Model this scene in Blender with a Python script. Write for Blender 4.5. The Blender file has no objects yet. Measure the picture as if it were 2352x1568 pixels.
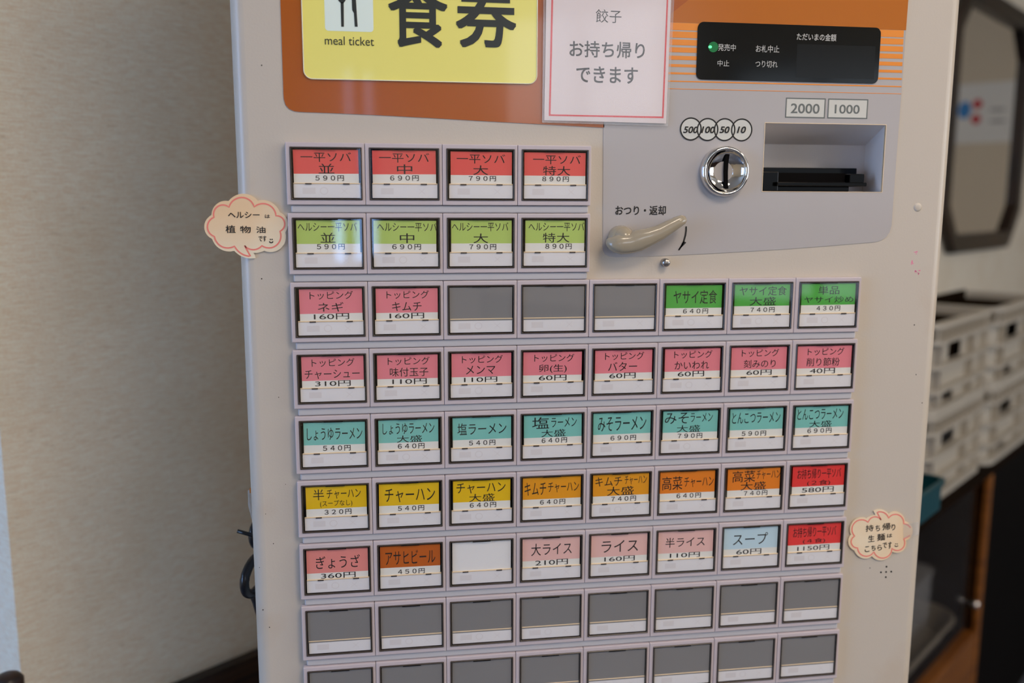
import bpy, bmesh, math, random
from mathutils import Vector, Matrix
from mathutils.geometry import tessellate_polygon
random.seed(7)
SC = bpy.context.scene
COL = SC.collection
PI = math.pi

# ------------------------------------------------------------------ camera
S = 0.052                       # button pitch (m)
Z0 = 1.38                       # height of the first button row's frames
FPX = 2055.7                    # focal length for a 2352 px wide frame
CAM = Vector((0.05657, -0.62017, Z0 - 0.03706))
RR = Vector((0.98904333, -0.14759683, 0.00290891))
RD = Vector((-0.01957462, -0.15064887, -0.98839352))
RF = Vector((0.14632197, 0.97750708, -0.15188742))
cd = bpy.data.cameras.new('camera')
cam = bpy.data.objects.new('camera', cd)
COL.objects.link(cam)
m = Matrix((RR, -RD, -RF)).transposed().to_4x4()
m.translation = CAM
cam.matrix_world = m
cd.sensor_width = 36.0
cd.lens = FPX / 2352.0 * 36.0
cd.clip_start = 0.02
cd.dof.use_dof = True
cd.dof.focus_distance = 0.628
cd.dof.aperture_fstop = 4.0
SC.camera = cam

# ------------------------------------------------------------------ world, exposure
w = bpy.data.worlds.new('world')
SC.world = w
w.use_nodes = True
w.node_tree.nodes['Background'].inputs[0].default_value = (0.80, 0.86, 1.0, 1)
w.node_tree.nodes['Background'].inputs[1].default_value = 0.25
SC.view_settings.view_transform = 'Standard'
SC.view_settings.look = 'None'
SC.view_settings.exposure = -0.12
SC.view_settings.gamma = 1.0
SC.view_settings.use_curve_mapping = False
SC.cycles.use_denoising = True
WINDOW_L = ((0.34, 0.56, 1.0), 9.0)      # daylight window beyond the pillar
WINDOW_F = ((0.78, 0.88, 1.0), 1.6)      # windows across the room
WINDOW_FILL = ((0.84, 0.90, 1.0), 5.5)      # unseen windows added as fill for wall and machine
LAMP = ((1.0, 0.83, 0.66), 17.0)          # ceiling lamps

# room frame: corner of the papered wall, W runs along it, N points into the room
PHI = math.radians(39.3305)
W = Vector((math.cos(PHI), math.sin(PHI), 0))
N = Vector((math.sin(PHI), -math.cos(PHI), 0))
PC = Vector((-0.29866, 0.29270, 0))


def RP(a, b, z):
    return PC + W * a + N * b + Vector((0, 0, z))


def ray(px, py):
    return RR * ((px - 1176) / FPX) + RD * ((py - 784) / FPX) + RF


def F(px, py, y=0.0055):
    """point of the machine's front (plane at depth y) measured at photo pixel px, py -> (x, z)"""
    r = ray(px, py)
    t = (y - CAM.y) / r.y
    p = CAM + r * t
    return (p.x, p.z)


def FW(px, py, b):
    """point on a plane parallel to the papered wall, b metres in front of it -> (a, z)"""
    r = ray(px, py)
    t = (b - (CAM - PC).dot(N)) / r.dot(N)
    p = CAM + r * t
    return ((p - PC).dot(W), p.z)


# ------------------------------------------------------------------ materials
def lin(v):
    v = v / 255.0
    return v / 12.92 if v <= 0.04045 else ((v + 0.055) / 1.055) ** 2.4


def rgb(r, g, b, k=1.0):
    return (min(lin(r) * k, 0.95), min(lin(g) * k, 0.95), min(lin(b) * k, 0.95), 1.0)


def mat(name, col, rough=0.5, metal=0.0, spec=0.5, coat=0.0, emit=None, es=0.0):
    mt = bpy.data.materials.new(name)
    mt.use_nodes = True
    b = mt.node_tree.nodes['Principled BSDF']
    b.inputs['Base Color'].default_value = col
    b.inputs['Roughness'].default_value = rough
    b.inputs['Metallic'].default_value = metal
    b.inputs['Specular IOR Level'].default_value = spec
    b.inputs['Coat Weight'].default_value = coat
    b.inputs['Coat Roughness'].default_value = 0.04
    if emit:
        b.inputs['Emission Color'].default_value = emit
        b.inputs['Emission Strength'].default_value = es
    return mt


def nd(mt, typ, **kw):
    n = mt.node_tree.nodes.new(typ)
    for k, v in kw.items():
        setattr(n, k, v)
    return n


def lk(mt, a, b):
    mt.node_tree.links.new(a, b)


def noise_mix(mt, c1, c2, scale, lo=0.4, hi=0.7, detail=4.0, vscale=(1, 1, 1), rot=(0, 0, 0)):
    """base colour varies between two real paint/wood tones by object-space noise"""
    b = mt.node_tree.nodes['Principled BSDF']
    tc = nd(mt, 'ShaderNodeTexCoord')
    mp = nd(mt, 'ShaderNodeMapping')
    mp.inputs['Scale'].default_value = vscale
    mp.inputs['Rotation'].default_value = rot
    nz = nd(mt, 'ShaderNodeTexNoise')
    nz.inputs['Scale'].default_value = scale
    nz.inputs['Detail'].default_value = detail
    cr = nd(mt, 'ShaderNodeValToRGB')
    cr.color_ramp.elements[0].position = lo
    cr.color_ramp.elements[0].color = c1
    cr.color_ramp.elements[1].position = hi
    cr.color_ramp.elements[1].color = c2
    lk(mt, tc.outputs['Object'], mp.inputs[0])
    lk(mt, mp.outputs[0], nz.inputs['Vector'])
    lk(mt, nz.outputs['Fac'], cr.inputs[0])
    lk(mt, cr.outputs[0], b.inputs['Base Color'])
    return nz


def bump_noise(mt, scale, strength, dist=0.001, vscale=(1, 1, 1)):
    b = mt.node_tree.nodes['Principled BSDF']
    tc = nd(mt, 'ShaderNodeTexCoord')
    mp = nd(mt, 'ShaderNodeMapping')
    mp.inputs['Scale'].default_value = vscale
    nz = nd(mt, 'ShaderNodeTexNoise')
    nz.inputs['Scale'].default_value = scale
    bp = nd(mt, 'ShaderNodeBump')
    bp.inputs['Strength'].default_value = strength
    bp.inputs['Distance'].default_value = dist
    lk(mt, tc.outputs['Object'], mp.inputs[0])
    lk(mt, mp.outputs[0], nz.inputs['Vector'])
    lk(mt, nz.outputs['Fac'], bp.inputs['Height'])
    lk(mt, bp.outputs[0], b.inputs['Normal'])


K = 1.62
M = {}
M['body'] = mat('machine_paint', rgb(166, 157, 150, K), 0.32)
noise_mix(M['body'], rgb(160, 145, 127, K), rgb(168, 160, 149, K), 9.0, 0.22, 0.40)
bump_noise(M['body'], 650.0, 0.13, 0.0005)
M['bezel'] = mat('bezel_plastic', rgb(158, 149, 152, 1.85), 0.38)
M['rail'] = mat('rail_plastic', rgb(161, 160, 163, K), 0.35)
M['frame'] = mat('frame_plastic', rgb(66, 58, 52, 1.2), 0.25)
M['dark'] = mat('recess_black', rgb(14, 12, 12), 0.7, spec=0.05)
M['black'] = mat('black_print', rgb(20, 19, 20), 0.55)
M['ink'] = mat('label_ink', rgb(24, 22, 24), 0.6)
M['paper'] = mat('label_paper', rgb(208, 202, 196, K), 0.6)
M['cream'] = mat('cream_edge', rgb(200, 180, 150, K), 0.35)
M['strip'] = mat('lamp_strip_plastic', rgb(200, 199, 201, K), 0.3)
M['mark'] = mat('unlit_lamp_mark', rgb(193, 190, 191, K), 0.4)
M['smoke'] = mat('smoked_panel', rgb(120, 119, 119, 1.5), 0.4)
for nm, c in {'red': (203, 76, 70), 'leaf': (150, 172, 88), 'pink': (195, 110, 119), 'green': (62, 142, 52),
              'palegreen': (120, 178, 112), 'teal': (104, 164, 156), 'yellow': (196, 158, 4), 'amber': (204, 130, 12),
              'orange': (212, 108, 20), 'salmon': (206, 118, 112), 'brown': (160, 78, 10), 'blush': (210, 156, 150),
              'sky': (160, 182, 200), 'crimson': (204, 48, 46), 'white': (206, 200, 195)}.items():
    M['card_' + nm] = mat('label_' + nm, rgb(*c, 1.8), 0.5)
M['header'] = mat('header_film', rgb(146, 74, 14, K), 0.22, coat=0.3)
M['orange'] = mat('orange_film', rgb(158, 88, 16, K), 0.22, coat=0.3)
M['brownfilm'] = mat('brown_film', rgb(160, 86, 24, K), 0.22, coat=0.3)
M['stripe'] = mat('stripe_orange', rgb(206, 122, 40, K), 0.3)
M['control'] = mat('control_film', rgb(152, 148, 147, K), 0.24, coat=0.15)
M['controlprint'] = mat('pale_print', rgb(176, 176, 170, K), 0.3)
M['greyprint'] = mat('grey_print', rgb(110, 116, 114), 0.4)
M['yellow'] = mat('lightbox_yellow', rgb(200, 190, 104, 1.15), 0.22, coat=0.3, emit=rgb(222, 216, 108), es=0.30)
M['lbtile'] = mat('lightbox_white', rgb(205, 218, 210, 1.25), 0.25, coat=0.3, emit=rgb(215, 228, 222), es=0.12)
M['lbrim'] = mat('lightbox_rim', rgb(206, 198, 170, K), 0.3)
M['lbink'] = mat('lightbox_ink', rgb(46, 50, 46), 0.3)
M['glass_black'] = mat('display_glass', (0.005, 0.006, 0.006, 1), 0.10, spec=0.4)
M['disp_text'] = mat('display_print', rgb(190, 190, 186), 0.5)
M['disp_win'] = mat('display_window', (0.006, 0.007, 0.007, 1), 0.16, spec=0.4)
M['led'] = mat('green_lamp', rgb(4, 90, 36), 0.2, emit=(0.0, 0.6, 0.16, 1), es=0.12)
M['ledhot'] = mat('green_lamp_core', rgb(60, 255, 120), 0.2, emit=(0.15, 1.0, 0.4, 1), es=1.3)
M['chrome'] = mat('chrome', (0.78, 0.77, 0.76, 1), 0.07, 1.0)
bump_noise(M['chrome'], 120.0, 0.25, 0.001)
M['steel'] = mat('brushed_steel', (0.46, 0.44, 0.42, 1), 0.3, 1.0)
M['recess'] = mat('recess_paint', rgb(196, 190, 186, K), 0.3)
M['inserter'] = mat('inserter_black', rgb(4, 4, 4), 0.18, spec=0.18)
M['lever'] = mat('lever_plastic', rgb(148, 138, 119, 1.35), 0.2, coat=0.4)
M['notice'] = mat('notice_paper', rgb(200, 190, 190, K), 0.5)
M['redline'] = mat('red_print', rgb(206, 48, 56, 1.4), 0.5)
M['card'] = mat('cream_card', rgb(208, 184, 158, K), 0.7)
noise_mix(M['card'], rgb(198, 170, 134, K), rgb(212, 192, 170, K), 14.0, 0.35, 0.65)
M['cardline'] = mat('coral_print', rgb(222, 116, 104, 1.5), 0.7)
M['pen'] = mat('black_pen', rgb(34, 30, 30), 0.6)
M['magenta'] = mat('magenta_ink', rgb(206, 90, 140, 1.4), 0.6)
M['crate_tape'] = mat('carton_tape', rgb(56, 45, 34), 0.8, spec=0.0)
M['tape'] = mat('tape', rgb(190, 175, 150, 1.4), 0.3)


def clear_mat(name, ior=1.45, rough=0.03, tint=(1, 1, 1, 1), body=0.0, power=5.0):
    mt = bpy.data.materials.new(name)
    mt.use_nodes = True
    nt = mt.node_tree
    nt.nodes.remove(nt.nodes['Principled BSDF'])
    out = nt.nodes['Material Output']
    tr = nd(mt, 'ShaderNodeBsdfTransparent')
    tr.inputs[0].default_value = tint
    gl = nd(mt, 'ShaderNodeBsdfGlossy')
    gl.inputs['Roughness'].default_value = rough
    lw = nd(mt, 'ShaderNodeLayerWeight')
    lw.inputs[0].default_value = 0.5
    pw = nd(mt, 'ShaderNodeMath', operation='POWER')
    pw.inputs[1].default_value = power
    f0 = ((ior - 1) / (ior + 1)) ** 2
    fr = nd(mt, 'ShaderNodeMath', operation='MULTIPLY_ADD')
    fr.inputs[1].default_value = 1 - f0
    fr.inputs[2].default_value = f0
    lk(mt, lw.outputs['Facing'], pw.inputs[0])
    lk(mt, pw.outputs[0], fr.inputs[0])
    mx = nd(mt, 'ShaderNodeMixShader')
    lk(mt, fr.outputs[0], mx.inputs[0])
    lk(mt, tr.outputs[0], mx.inputs[1])
    lk(mt, gl.outputs[0], mx.inputs[2])
    last = mx
    if body:
        df = nd(mt, 'ShaderNodeBsdfDiffuse')
        df.inputs[0].default_value = (0.8, 0.8, 0.8, 1)
        m2 = nd(mt, 'ShaderNodeMixShader')
        m2.inputs[0].default_value = body
        lk(mt, mx.outputs[0], m2.inputs[1])
        lk(mt, df.outputs[0], m2.inputs[2])
        last = m2
    lk(mt, last.outputs[0], out.inputs[0])
    return mt


M['cap'] = clear_mat('clear_cap', 1.5, 0.02)
M['laminate'] = clear_mat('laminate_film', 1.4, 0.08, body=0.16)
M['clearplastic'] = clear_mat('clear_plastic', 1.45, 0.1, body=0.25)
M['glass'] = clear_mat('cabinet_glass', 1.3, 0.0, power=9.0)
M['tubplastic'] = clear_mat('cloudy_plastic', 1.4, 0.2, body=0.10)

# ---- room materials
def wallpaper(name, c1, c2):
    mt = mat(name, c1, 0.85, spec=0.2)
    b = mt.node_tree.nodes['Principled BSDF']
    tc = nd(mt, 'ShaderNodeTexCoord')
    def nz(scale, vs, detail=3.0):
        mp = nd(mt, 'ShaderNodeMapping')
        mp.inputs['Scale'].default_value = vs
        n = nd(mt, 'ShaderNodeTexNoise')
        n.inputs['Scale'].default_value = scale
        n.inputs['Detail'].default_value = detail
        lk(mt, tc.outputs['Object'], mp.inputs[0])
        lk(mt, mp.outputs[0], n.inputs['Vector'])
        return n
    thread = nz(1.0, (70, 70, 700), 1.0)          # slubby horizontal yarns
    cross = nz(1.0, (520, 520, 480), 1.0)         # the fine cross weave
    slub = nz(1.0, (75, 75, 640), 1.0)
    blot = nz(7.0, (1, 1, 1))
    wv = nd(mt, 'ShaderNodeTexWave', wave_type='BANDS', bands_direction='Z')
    wv.inputs['Scale'].default_value = 118.0
    wv.inputs['Distortion'].default_value = 0.5
    wv.inputs['Detail'].default_value = 2.0
    wv.inputs['Detail Scale'].default_value = 0.25
    lk(mt, tc.outputs['Object'], wv.inputs['Vector'])
    a0 = nd(mt, 'ShaderNodeMath', operation='ADD')
    a = nd(mt, 'ShaderNodeMath', operation='MULTIPLY_ADD')
    a.inputs[1].default_value = 0.04
    lk(mt, wv.outputs['Fac'], a.inputs[0])
    lk(mt, a0.outputs[0], a.inputs[2])
    s1 = nd(mt, 'ShaderNodeMath', operation='MULTIPLY')
    s1.inputs[1].default_value = 0.55
    s2 = nd(mt, 'ShaderNodeMath', operation='MULTIPLY')
    s2.inputs[1].default_value = 0.35
    lk(mt, thread.outputs['Fac'], s1.inputs[0])
    lk(mt, cross.outputs['Fac'], s2.inputs[0])
    lk(mt, s1.outputs[0], a0.inputs[0])
    lk(mt, s2.outputs[0], a0.inputs[1])
    cr = nd(mt, 'ShaderNodeValToRGB')
    cr.color_ramp.elements[0].position = 0.36
    cr.color_ramp.elements[0].color = c1
    cr.color_ramp.elements[1].position = 0.58
    cr.color_ramp.elements[1].color = c2
    lk(mt, a.outputs[0], cr.inputs[0])
    # a few darker yarns
    cr2 = nd(mt, 'ShaderNodeValToRGB')
    cr2.color_ramp.elements[0].position = 0.27
    cr2.color_ramp.elements[0].color = (0.84, 0.81, 0.77, 1)
    cr2.color_ramp.elements[1].position = 0.36
    cr2.color_ramp.elements[1].color = (1, 1, 1, 1)
    lk(mt, slub.outputs['Fac'], cr2.inputs[0])
    mx = nd(mt, 'ShaderNodeMixRGB', blend_type='MULTIPLY')
    mx.inputs[0].default_value = 0.8
    lk(mt, cr.outputs[0], mx.inputs[1])
    lk(mt, cr2.outputs[0], mx.inputs[2])
    cr3 = nd(mt, 'ShaderNodeValToRGB')
    cr3.color_ramp.elements[0].position = 0.3
    cr3.color_ramp.elements[0].color = (0.95, 0.93, 0.90, 1)
    cr3.color_ramp.elements[1].position = 0.5
    cr3.color_ramp.elements[1].color = (1, 1, 1, 1)
    lk(mt, blot.outputs['Fac'], cr3.inputs[0])
    m3 = nd(mt, 'ShaderNodeMixRGB', blend_type='MULTIPLY')
    m3.inputs[0].default_value = 1.0
    lk(mt, mx.outputs[0], m3.inputs[1])
    lk(mt, cr3.outputs[0], m3.inputs[2])
    lk(mt, m3.outputs[0], b.inputs['Base Color'])
    bp = nd(mt, 'ShaderNodeBump')
    bp.inputs['Strength'].default_value = 0.35
    bp.inputs['Distance'].default_value = 0.0012
    lk(mt, a.outputs[0], bp.inputs['Height'])
    lk(mt, bp.outputs[0], b.inputs['Normal'])
    return mt


M['wallpaper'] = wallpaper('woven_wallpaper', rgb(154, 143, 127, 2.7), rgb(170, 162, 150, 2.5))
M['wood_dark'] = mat('dark_stained_wood', rgb(45, 28, 18), 0.4)
noise_mix(M['wood_dark'], rgb(30, 18, 12), rgb(62, 38, 22), 3.0, 0.35, 0.65, vscale=(2, 2, 60))
M['wood_mirror'] = mat('mirror_frame_wood', rgb(58, 36, 20), 0.35)
noise_mix(M['wood_mirror'], rgb(18, 9, 5), rgb(46, 26, 11), 4.0, 0.35, 0.7)
M['wood_orange'] = mat('orange_wood', rgb(160, 98, 36), 0.4)
noise_mix(M['wood_orange'], rgb(104, 58, 14), rgb(140, 84, 26), 5.0, 0.35, 0.65, vscale=(1, 1, 12))
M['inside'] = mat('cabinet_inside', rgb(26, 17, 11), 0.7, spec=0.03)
M['crate'] = mat('crate_plastic', rgb(184, 178, 166), 0.45)
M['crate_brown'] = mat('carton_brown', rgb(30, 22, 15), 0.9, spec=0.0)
M['basket'] = mat('teal_plastic', rgb(0, 66, 78), 0.4)
M['tray'] = mat('tray_plastic', rgb(118, 110, 98), 0.35)
M['mirror'] = mat('mirror_silver', (0.86, 0.85, 0.83, 1), 0.015, 1.0)
M['floor'] = mat('floor_tile', rgb(150, 140, 128), 0.4)
noise_mix(M['floor'], rgb(88, 92, 104), rgb(106, 110, 122), 6.0)
M['ceiling'] = mat('ceiling_paint', rgb(205, 198, 186), 0.8)
M['plaster'] = mat('plaster', rgb(222, 208, 184), 0.8)
M['poster'] = mat('poster_paper', rgb(238, 236, 230), 0.6)
M['poster_red'] = mat('poster_red', rgb(205, 24, 44), 0.6)
M['poster_blue'] = mat('poster_blue', rgb(60, 140, 210), 0.6)
M['poster_grey'] = mat('poster_grey', rgb(170, 168, 164), 0.6)
M['scissors'] = mat('scissor_handle', rgb(14, 16, 24), 0.28)
M['blade'] = mat('scissor_blade', (0.6, 0.6, 0.6, 1), 0.25, 1.0)
M['orange_bit'] = mat('amber_glue', rgb(196, 120, 50), 0.5)
M['winframe'] = mat('window_frame', rgb(70, 56, 46), 0.4)


def emitter(name, c, s):
    mt = bpy.data.materials.new(name)
    mt.use_nodes = True
    nt = mt.node_tree
    nt.nodes.remove(nt.nodes['Principled BSDF'])
    e = nd(mt, 'ShaderNodeEmission')
    e.inputs[0].default_value = (*c, 1)
    e.inputs[1].default_value = s
    lk(mt, e.outputs[0], nt.nodes['Material Output'].inputs[0])
    return mt


M['sky_left'] = emitter('daylight_left', *WINDOW_L)
M['sky_fill'] = emitter('fill_daylight', *WINDOW_FILL)
M['sky_front'] = emitter('daylight_front', *WINDOW_F)
M['lamp'] = emitter('lamp_diffuser', *LAMP)


# ------------------------------------------------------------------ mesh helpers
class MB:
    """collects shapes that become ONE mesh object"""
    def __init__(self):
        self.v, self.f, self.mi, self.sm = [], [], [], []
        self.cur = 0
        self.smooth = False

    def add(self, vs, fs, smooth=None):
        o = len(self.v)
        self.v += [tuple(p) for p in vs]
        for f in fs:
            self.f.append([o + i for i in f])
            self.mi.append(self.cur)
            self.sm.append(self.smooth if smooth is None else smooth)

    def box(self, x0, x1, y0, y1, z0, z1, T=None):
        vs = [Vector((x, y, z)) for x in (x0, x1) for y in (y0, y1) for z in (z0, z1)]
        if T:
            vs = [T(v) for v in vs]
        self.add(vs, [(0, 1, 3, 2), (4, 6, 7, 5), (0, 4, 5, 1), (2, 3, 7, 6), (0, 2, 6, 4), (1, 5, 7, 3)])

    def prism(self, poly, yf, yb, holes=(), T=None):
        """poly in (x,z), front at yf, back at yb"""
        loops = [[Vector((p[0], p[1], 0)) for p in poly]] + [[Vector((p[0], p[1], 0)) for p in h] for h in holes]
        tri = tessellate_polygon(loops)
        flat = [p for l in loops for p in l]
        n = len(flat)
        vs = [Vector((p.x, yf, p.y)) for p in flat] + [Vector((p.x, yb, p.y)) for p in flat]
        fs = []
        for t in tri:
            a, b, c = t
            nz = (flat[b] - flat[a]).cross(flat[c] - flat[a]).z
            if nz < 0:
                a, c = c, a
            fs.append((a, b, c))
            fs.append((c + n, b + n, a + n))
        o = 0
        for l in loops:
            k = len(l)
            for i in range(k):
                j = (i + 1) % k
                fs.append((o + j, o + i, o + i + n, o + j + n))
            o += k
        if T:
            vs = [T(v) for v in vs]
        self.add(vs, fs, False)

    def ring(self, cx, cz, r0, r1, yf, yb, n=40, sx=1.0):
        o = [(cx + math.cos(2 * PI * i / n) * r1 * sx, cz + math.sin(2 * PI * i / n) * r1) for i in range(n)]
        h = [(cx + math.cos(2 * PI * i / n) * r0 * sx, cz + math.sin(2 * PI * i / n) * r0) for i in range(n)]
        self.prism(o, yf, yb, [h])

    def disc(self, cx, cz, r, yf, yb, n=32, sx=1.0):
        self.prism([(cx + math.cos(2 * PI * i / n) * r * sx, cz + math.sin(2 * PI * i / n) * r) for i in range(n)], yf, yb)

    def lathe(self, cx, cz, prof, n=48, smooth=True):
        """revolve (r, y) profile about the y axis through cx, cz"""
        vs, fs = [], []
        for r, y in prof:
            for i in range(n):
                a = 2 * PI * i / n
                vs.append((cx + r * math.cos(a), y, cz + r * math.sin(a)))
        for k in range(len(prof) - 1):
            for i in range(n):
                j = (i + 1) % n
                fs.append((k * n + i, k * n + j, (k + 1) * n + j, (k + 1) * n + i))
        fs.append(tuple(range((len(prof) - 1) * n, len(prof) * n)))
        self.add(vs, fs, smooth)

    def tube(self, pts, rad, n=10, closed=False, smooth=True):
        pts = [Vector(p) for p in pts]
        k = len(pts)
        rs = rad if isinstance(rad, (list, tuple)) else [rad] * k
        vs, fs = [], []
        up = Vector((0.31, 0.2, 0.93)).normalized()
        for i, p in enumerate(pts):
            a = pts[(i - 1) % k] if (closed or i > 0) else p
            b = pts[(i + 1) % k] if (closed or i < k - 1) else p
            t = (b - a).normalized()
            u = t.cross(up)
            if u.length < 1e-3:
                u = t.cross(Vector((1, 0, 0)))
            u.normalize()
            v = t.cross(u)
            for q in range(n):
                an = 2 * PI * q / n
                vs.append(p + (u * math.cos(an) + v * math.sin(an)) * rs[i])
        for i in range(k if closed else k - 1):
            i2 = (i + 1) % k
            for q in range(n):
                q2 = (q + 1) % n
                fs.append((i * n + q, i * n + q2, i2 * n + q2, i2 * n + q))
        if not closed:
            fs.append(tuple(range(n))[::-1])
            fs.append(tuple(range((k - 1) * n, k * n)))
        self.add(vs, fs, smooth)

    def stroke(self, pts, wd, yf, yb, closed=False):
        """flat printed line of width wd along (x,z) points"""
        k = len(pts)
        L, R = [], []
        for i in range(k):
            a = pts[(i - 1) % k] if (closed or i > 0) else pts[i]
            b = pts[(i + 1) % k] if (closed or i < k - 1) else pts[i]
            d = Vector((b[0] - a[0], b[1] - a[1]))
            if d.length < 1e-9:
                d = Vector((1, 0))
            d.normalize()
            nn = Vector((-d.y, d.x)) * wd / 2
            L.append((pts[i][0] + nn.x, pts[i][1] + nn.y))
            R.append((pts[i][0] - nn.x, pts[i][1] - nn.y))
        vs = [(p[0], yf, p[1]) for p in L] + [(p[0], yf, p[1]) for p in R]
        fs = []
        for i in range(k if closed else k - 1):
            j = (i + 1) % k
            fs.append((i, j, k + j, k + i))
        self.add(vs, fs, False)

    def build(self, name, mats, parent=None, bevel=0.0, seg=2, angle=0.6):
        me = bpy.data.meshes.new(name)
        me.from_pydata(self.v, [], self.f)
        mats = mats if isinstance(mats, (list, tuple)) else [mats]
        for x in mats:
            me.materials.append(x)
        for p, mi, s in zip(me.polygons, self.mi, self.sm):
            p.material_index = mi
            p.use_smooth = s
        me.update()
        bm = bmesh.new()
        bm.from_mesh(me)
        bmesh.ops.recalc_face_normals(bm, faces=bm.faces)
        bm.to_mesh(me)
        bm.free()
        o = bpy.data.objects.new(name, me)
        COL.objects.link(o)
        if parent:
            o.parent = parent
            if parent.type == 'EMPTY' or True:
                o.matrix_parent_inverse = Matrix.Identity(4)
                # geometry was laid out in world space
                o.matrix_basis = parent_world(parent).inverted()
        if bevel:
            b = o.modifiers.new('bevel', 'BEVEL')
            b.width = bevel
            b.segments = seg
            b.limit_method = 'ANGLE'
            b.angle_limit = angle
        return o


def parent_world(o):
    mw = o.matrix_basis.copy()
    while o.parent:
        o = o.parent
        mw = o.matrix_basis @ mw
    return mw


def rr(x0, x1, z0, z1, r, n=6):
    if x0 > x1:
        x0, x1 = x1, x0
    if z0 > z1:
        z0, z1 = z1, z0
    out = []
    for cx, cz, a0 in ((x1 - r, z1 - r, 0), (x0 + r, z1 - r, 90), (x0 + r, z0 + r, 180), (x1 - r, z0 + r, 270)):
        for i in range(n + 1):
            a = math.radians(a0 + 90.0 * i / n)
            out.append((cx + r * math.cos(a), cz + r * math.sin(a)))
    return out


def arc3(p, q, s, n=10):
    """points of the circle through p, q, s from p to s (s left out)"""
    ax, ay = p
    bx, by = q
    cx, cy = s
    d = 2 * (ax * (by - cy) + bx * (cy - ay) + cx * (ay - by))
    if abs(d) < 1e-12:
        return [(ax + (cx - ax) * i / n, ay + (cy - ay) * i / n) for i in range(n)]
    ux = ((ax * ax + ay * ay) * (by - cy) + (bx * bx + by * by) * (cy - ay) + (cx * cx + cy * cy) * (ay - by)) / d
    uy = ((ax * ax + ay * ay) * (cx - bx) + (bx * bx + by * by) * (ax - cx) + (cx * cx + cy * cy) * (bx - ax)) / d
    r = math.hypot(ax - ux, ay - uy)
    a0 = math.atan2(ay - uy, ax - ux)
    a1 = math.atan2(by - uy, bx - ux)
    a2 = math.atan2(cy - uy, cx - ux)
    def nrm(a, ref, sg):
        while sg * (a - ref) < 0:
            a += sg * 2 * PI
        return a
    e2 = nrm(a2, a0, 1)
    e1 = nrm(a1, a0, 1)
    if e1 > e2:
        e2 = nrm(a2, a0, -1)
    return [(ux + r * math.cos(a0 + (e2 - a0) * i / n), uy + r * math.sin(a0 + (e2 - a0) * i / n)) for i in range(n)]


_cache = {}


def glyphs(s, bold):
    key = (s, bold)
    if key in _cache:
        return _cache[key]
    cu = bpy.data.curves.new('t', 'FONT')
    cu.body = s
    cu.size = 1.0
    cu.offset = bold
    cu.resolution_u = 4
    o = bpy.data.objects.new('t', cu)
    COL.objects.link(o)
    dg = bpy.context.evaluated_depsgraph_get()
    dg.update()
    me = bpy.data.meshes.new_from_object(o.evaluated_get(dg))
    vs = [(v.co.x, v.co.y) for v in me.vertices]
    fs = [tuple(p.vertices) for p in me.polygons]
    bpy.data.objects.remove(o)
    bpy.data.curves.remove(cu)
    bpy.data.meshes.remove(me)
    _cache[key] = (vs, fs)
    return vs, fs


def text(mb, s, x0, x1, z0, z1, y, bold=0.0, shear=0.0, rot=0.0):
    """lettering whose ink fills the box x0..x1, z0..z1 (world x, z)"""
    vs, fs = glyphs(s, 0.0)
    if not vs:
        return
    if shear:
        vs = [(a + b * shear, b) for a, b in vs]
    if x0 > x1:
        x0, x1 = x1, x0
    if z0 > z1:
        z0, z1 = z1, z0
    ax, bx = min(v[0] for v in vs), max(v[0] for v in vs)
    az, bz = min(v[1] for v in vs), max(v[1] for v in vs)
    kx = (x1 - x0) / max(bx - ax, 1e-6)
    kz = (z1 - z0) / max(bz - az, 1e-6)
    cx, cz = (x0 + x1) / 2, (z0 + z1) / 2
    c, sn = math.cos(rot), math.sin(rot)
    d = bold * (z1 - z0) / max(bz - az, .3)      # shift in metres
    shifts = [(0, 0)] if bold == 0 else [(q * d, r * d) for q in (-1, 1) for r in (-1, 1)] + ([(0, 0), (d, 0), (-d, 0), (0, d), (0, -d)] if bold > .015 else [])
    kx *= max(.5, 1 - 2 * d / max(x1 - x0, 1e-6))
    kz *= max(.5, 1 - 2 * d / max(z1 - z0, 1e-6))
    for k, (qx, qz) in enumerate(shifts):
        out = []
        for a, b in vs:
            X = (a - (ax + bx) / 2) * kx + qx
            Z = (b - (az + bz) / 2) * kz + qz
            out.append((cx + X * c - Z * sn, y - k * 2e-6, cz + X * sn + Z * c))
        mb.add(out, fs, False)


def ptext(mb, s, px0, px1, py0, py1, y, bold=0.0, shear=0.0, rot=0.0, yplane=None):
    """the same with the box measured in photo pixels (centre column / row of the box)"""
    yp = y if yplane is None else yplane
    mx, my = (px0 + px1) / 2, (py0 + py1) / 2
    xa, _ = F(px0, my, yp)
    xb, _ = F(px1, my, yp)
    _, za = F(mx, py0, yp)
    _, zb = F(mx, py1, yp)
    text(mb, s, xa, xb, za, zb, y, bold, shear, rot)


def thing(name, label, cat, loc, group=None):
    o = bpy.data.objects.new(name, None)
    o.empty_display_size = 0.02
    o.location = loc
    COL.objects.link(o)
    o['label'] = label
    o['category'] = cat
    if group:
        o['group'] = group
    return o


def tag(o, label, cat, group=None):
    o['label'] = label
    o['category'] = cat
    if group:
        o['group'] = group
    return o


def struct(name, mb, mats, bevel=0.0):
    o = mb.build(name, mats, None, bevel)
    o['kind'] = 'structure'
    return o


def TR(v):
    return RP(v.x, v.y, v.z)       # room frame (a, b, z) -> world

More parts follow.
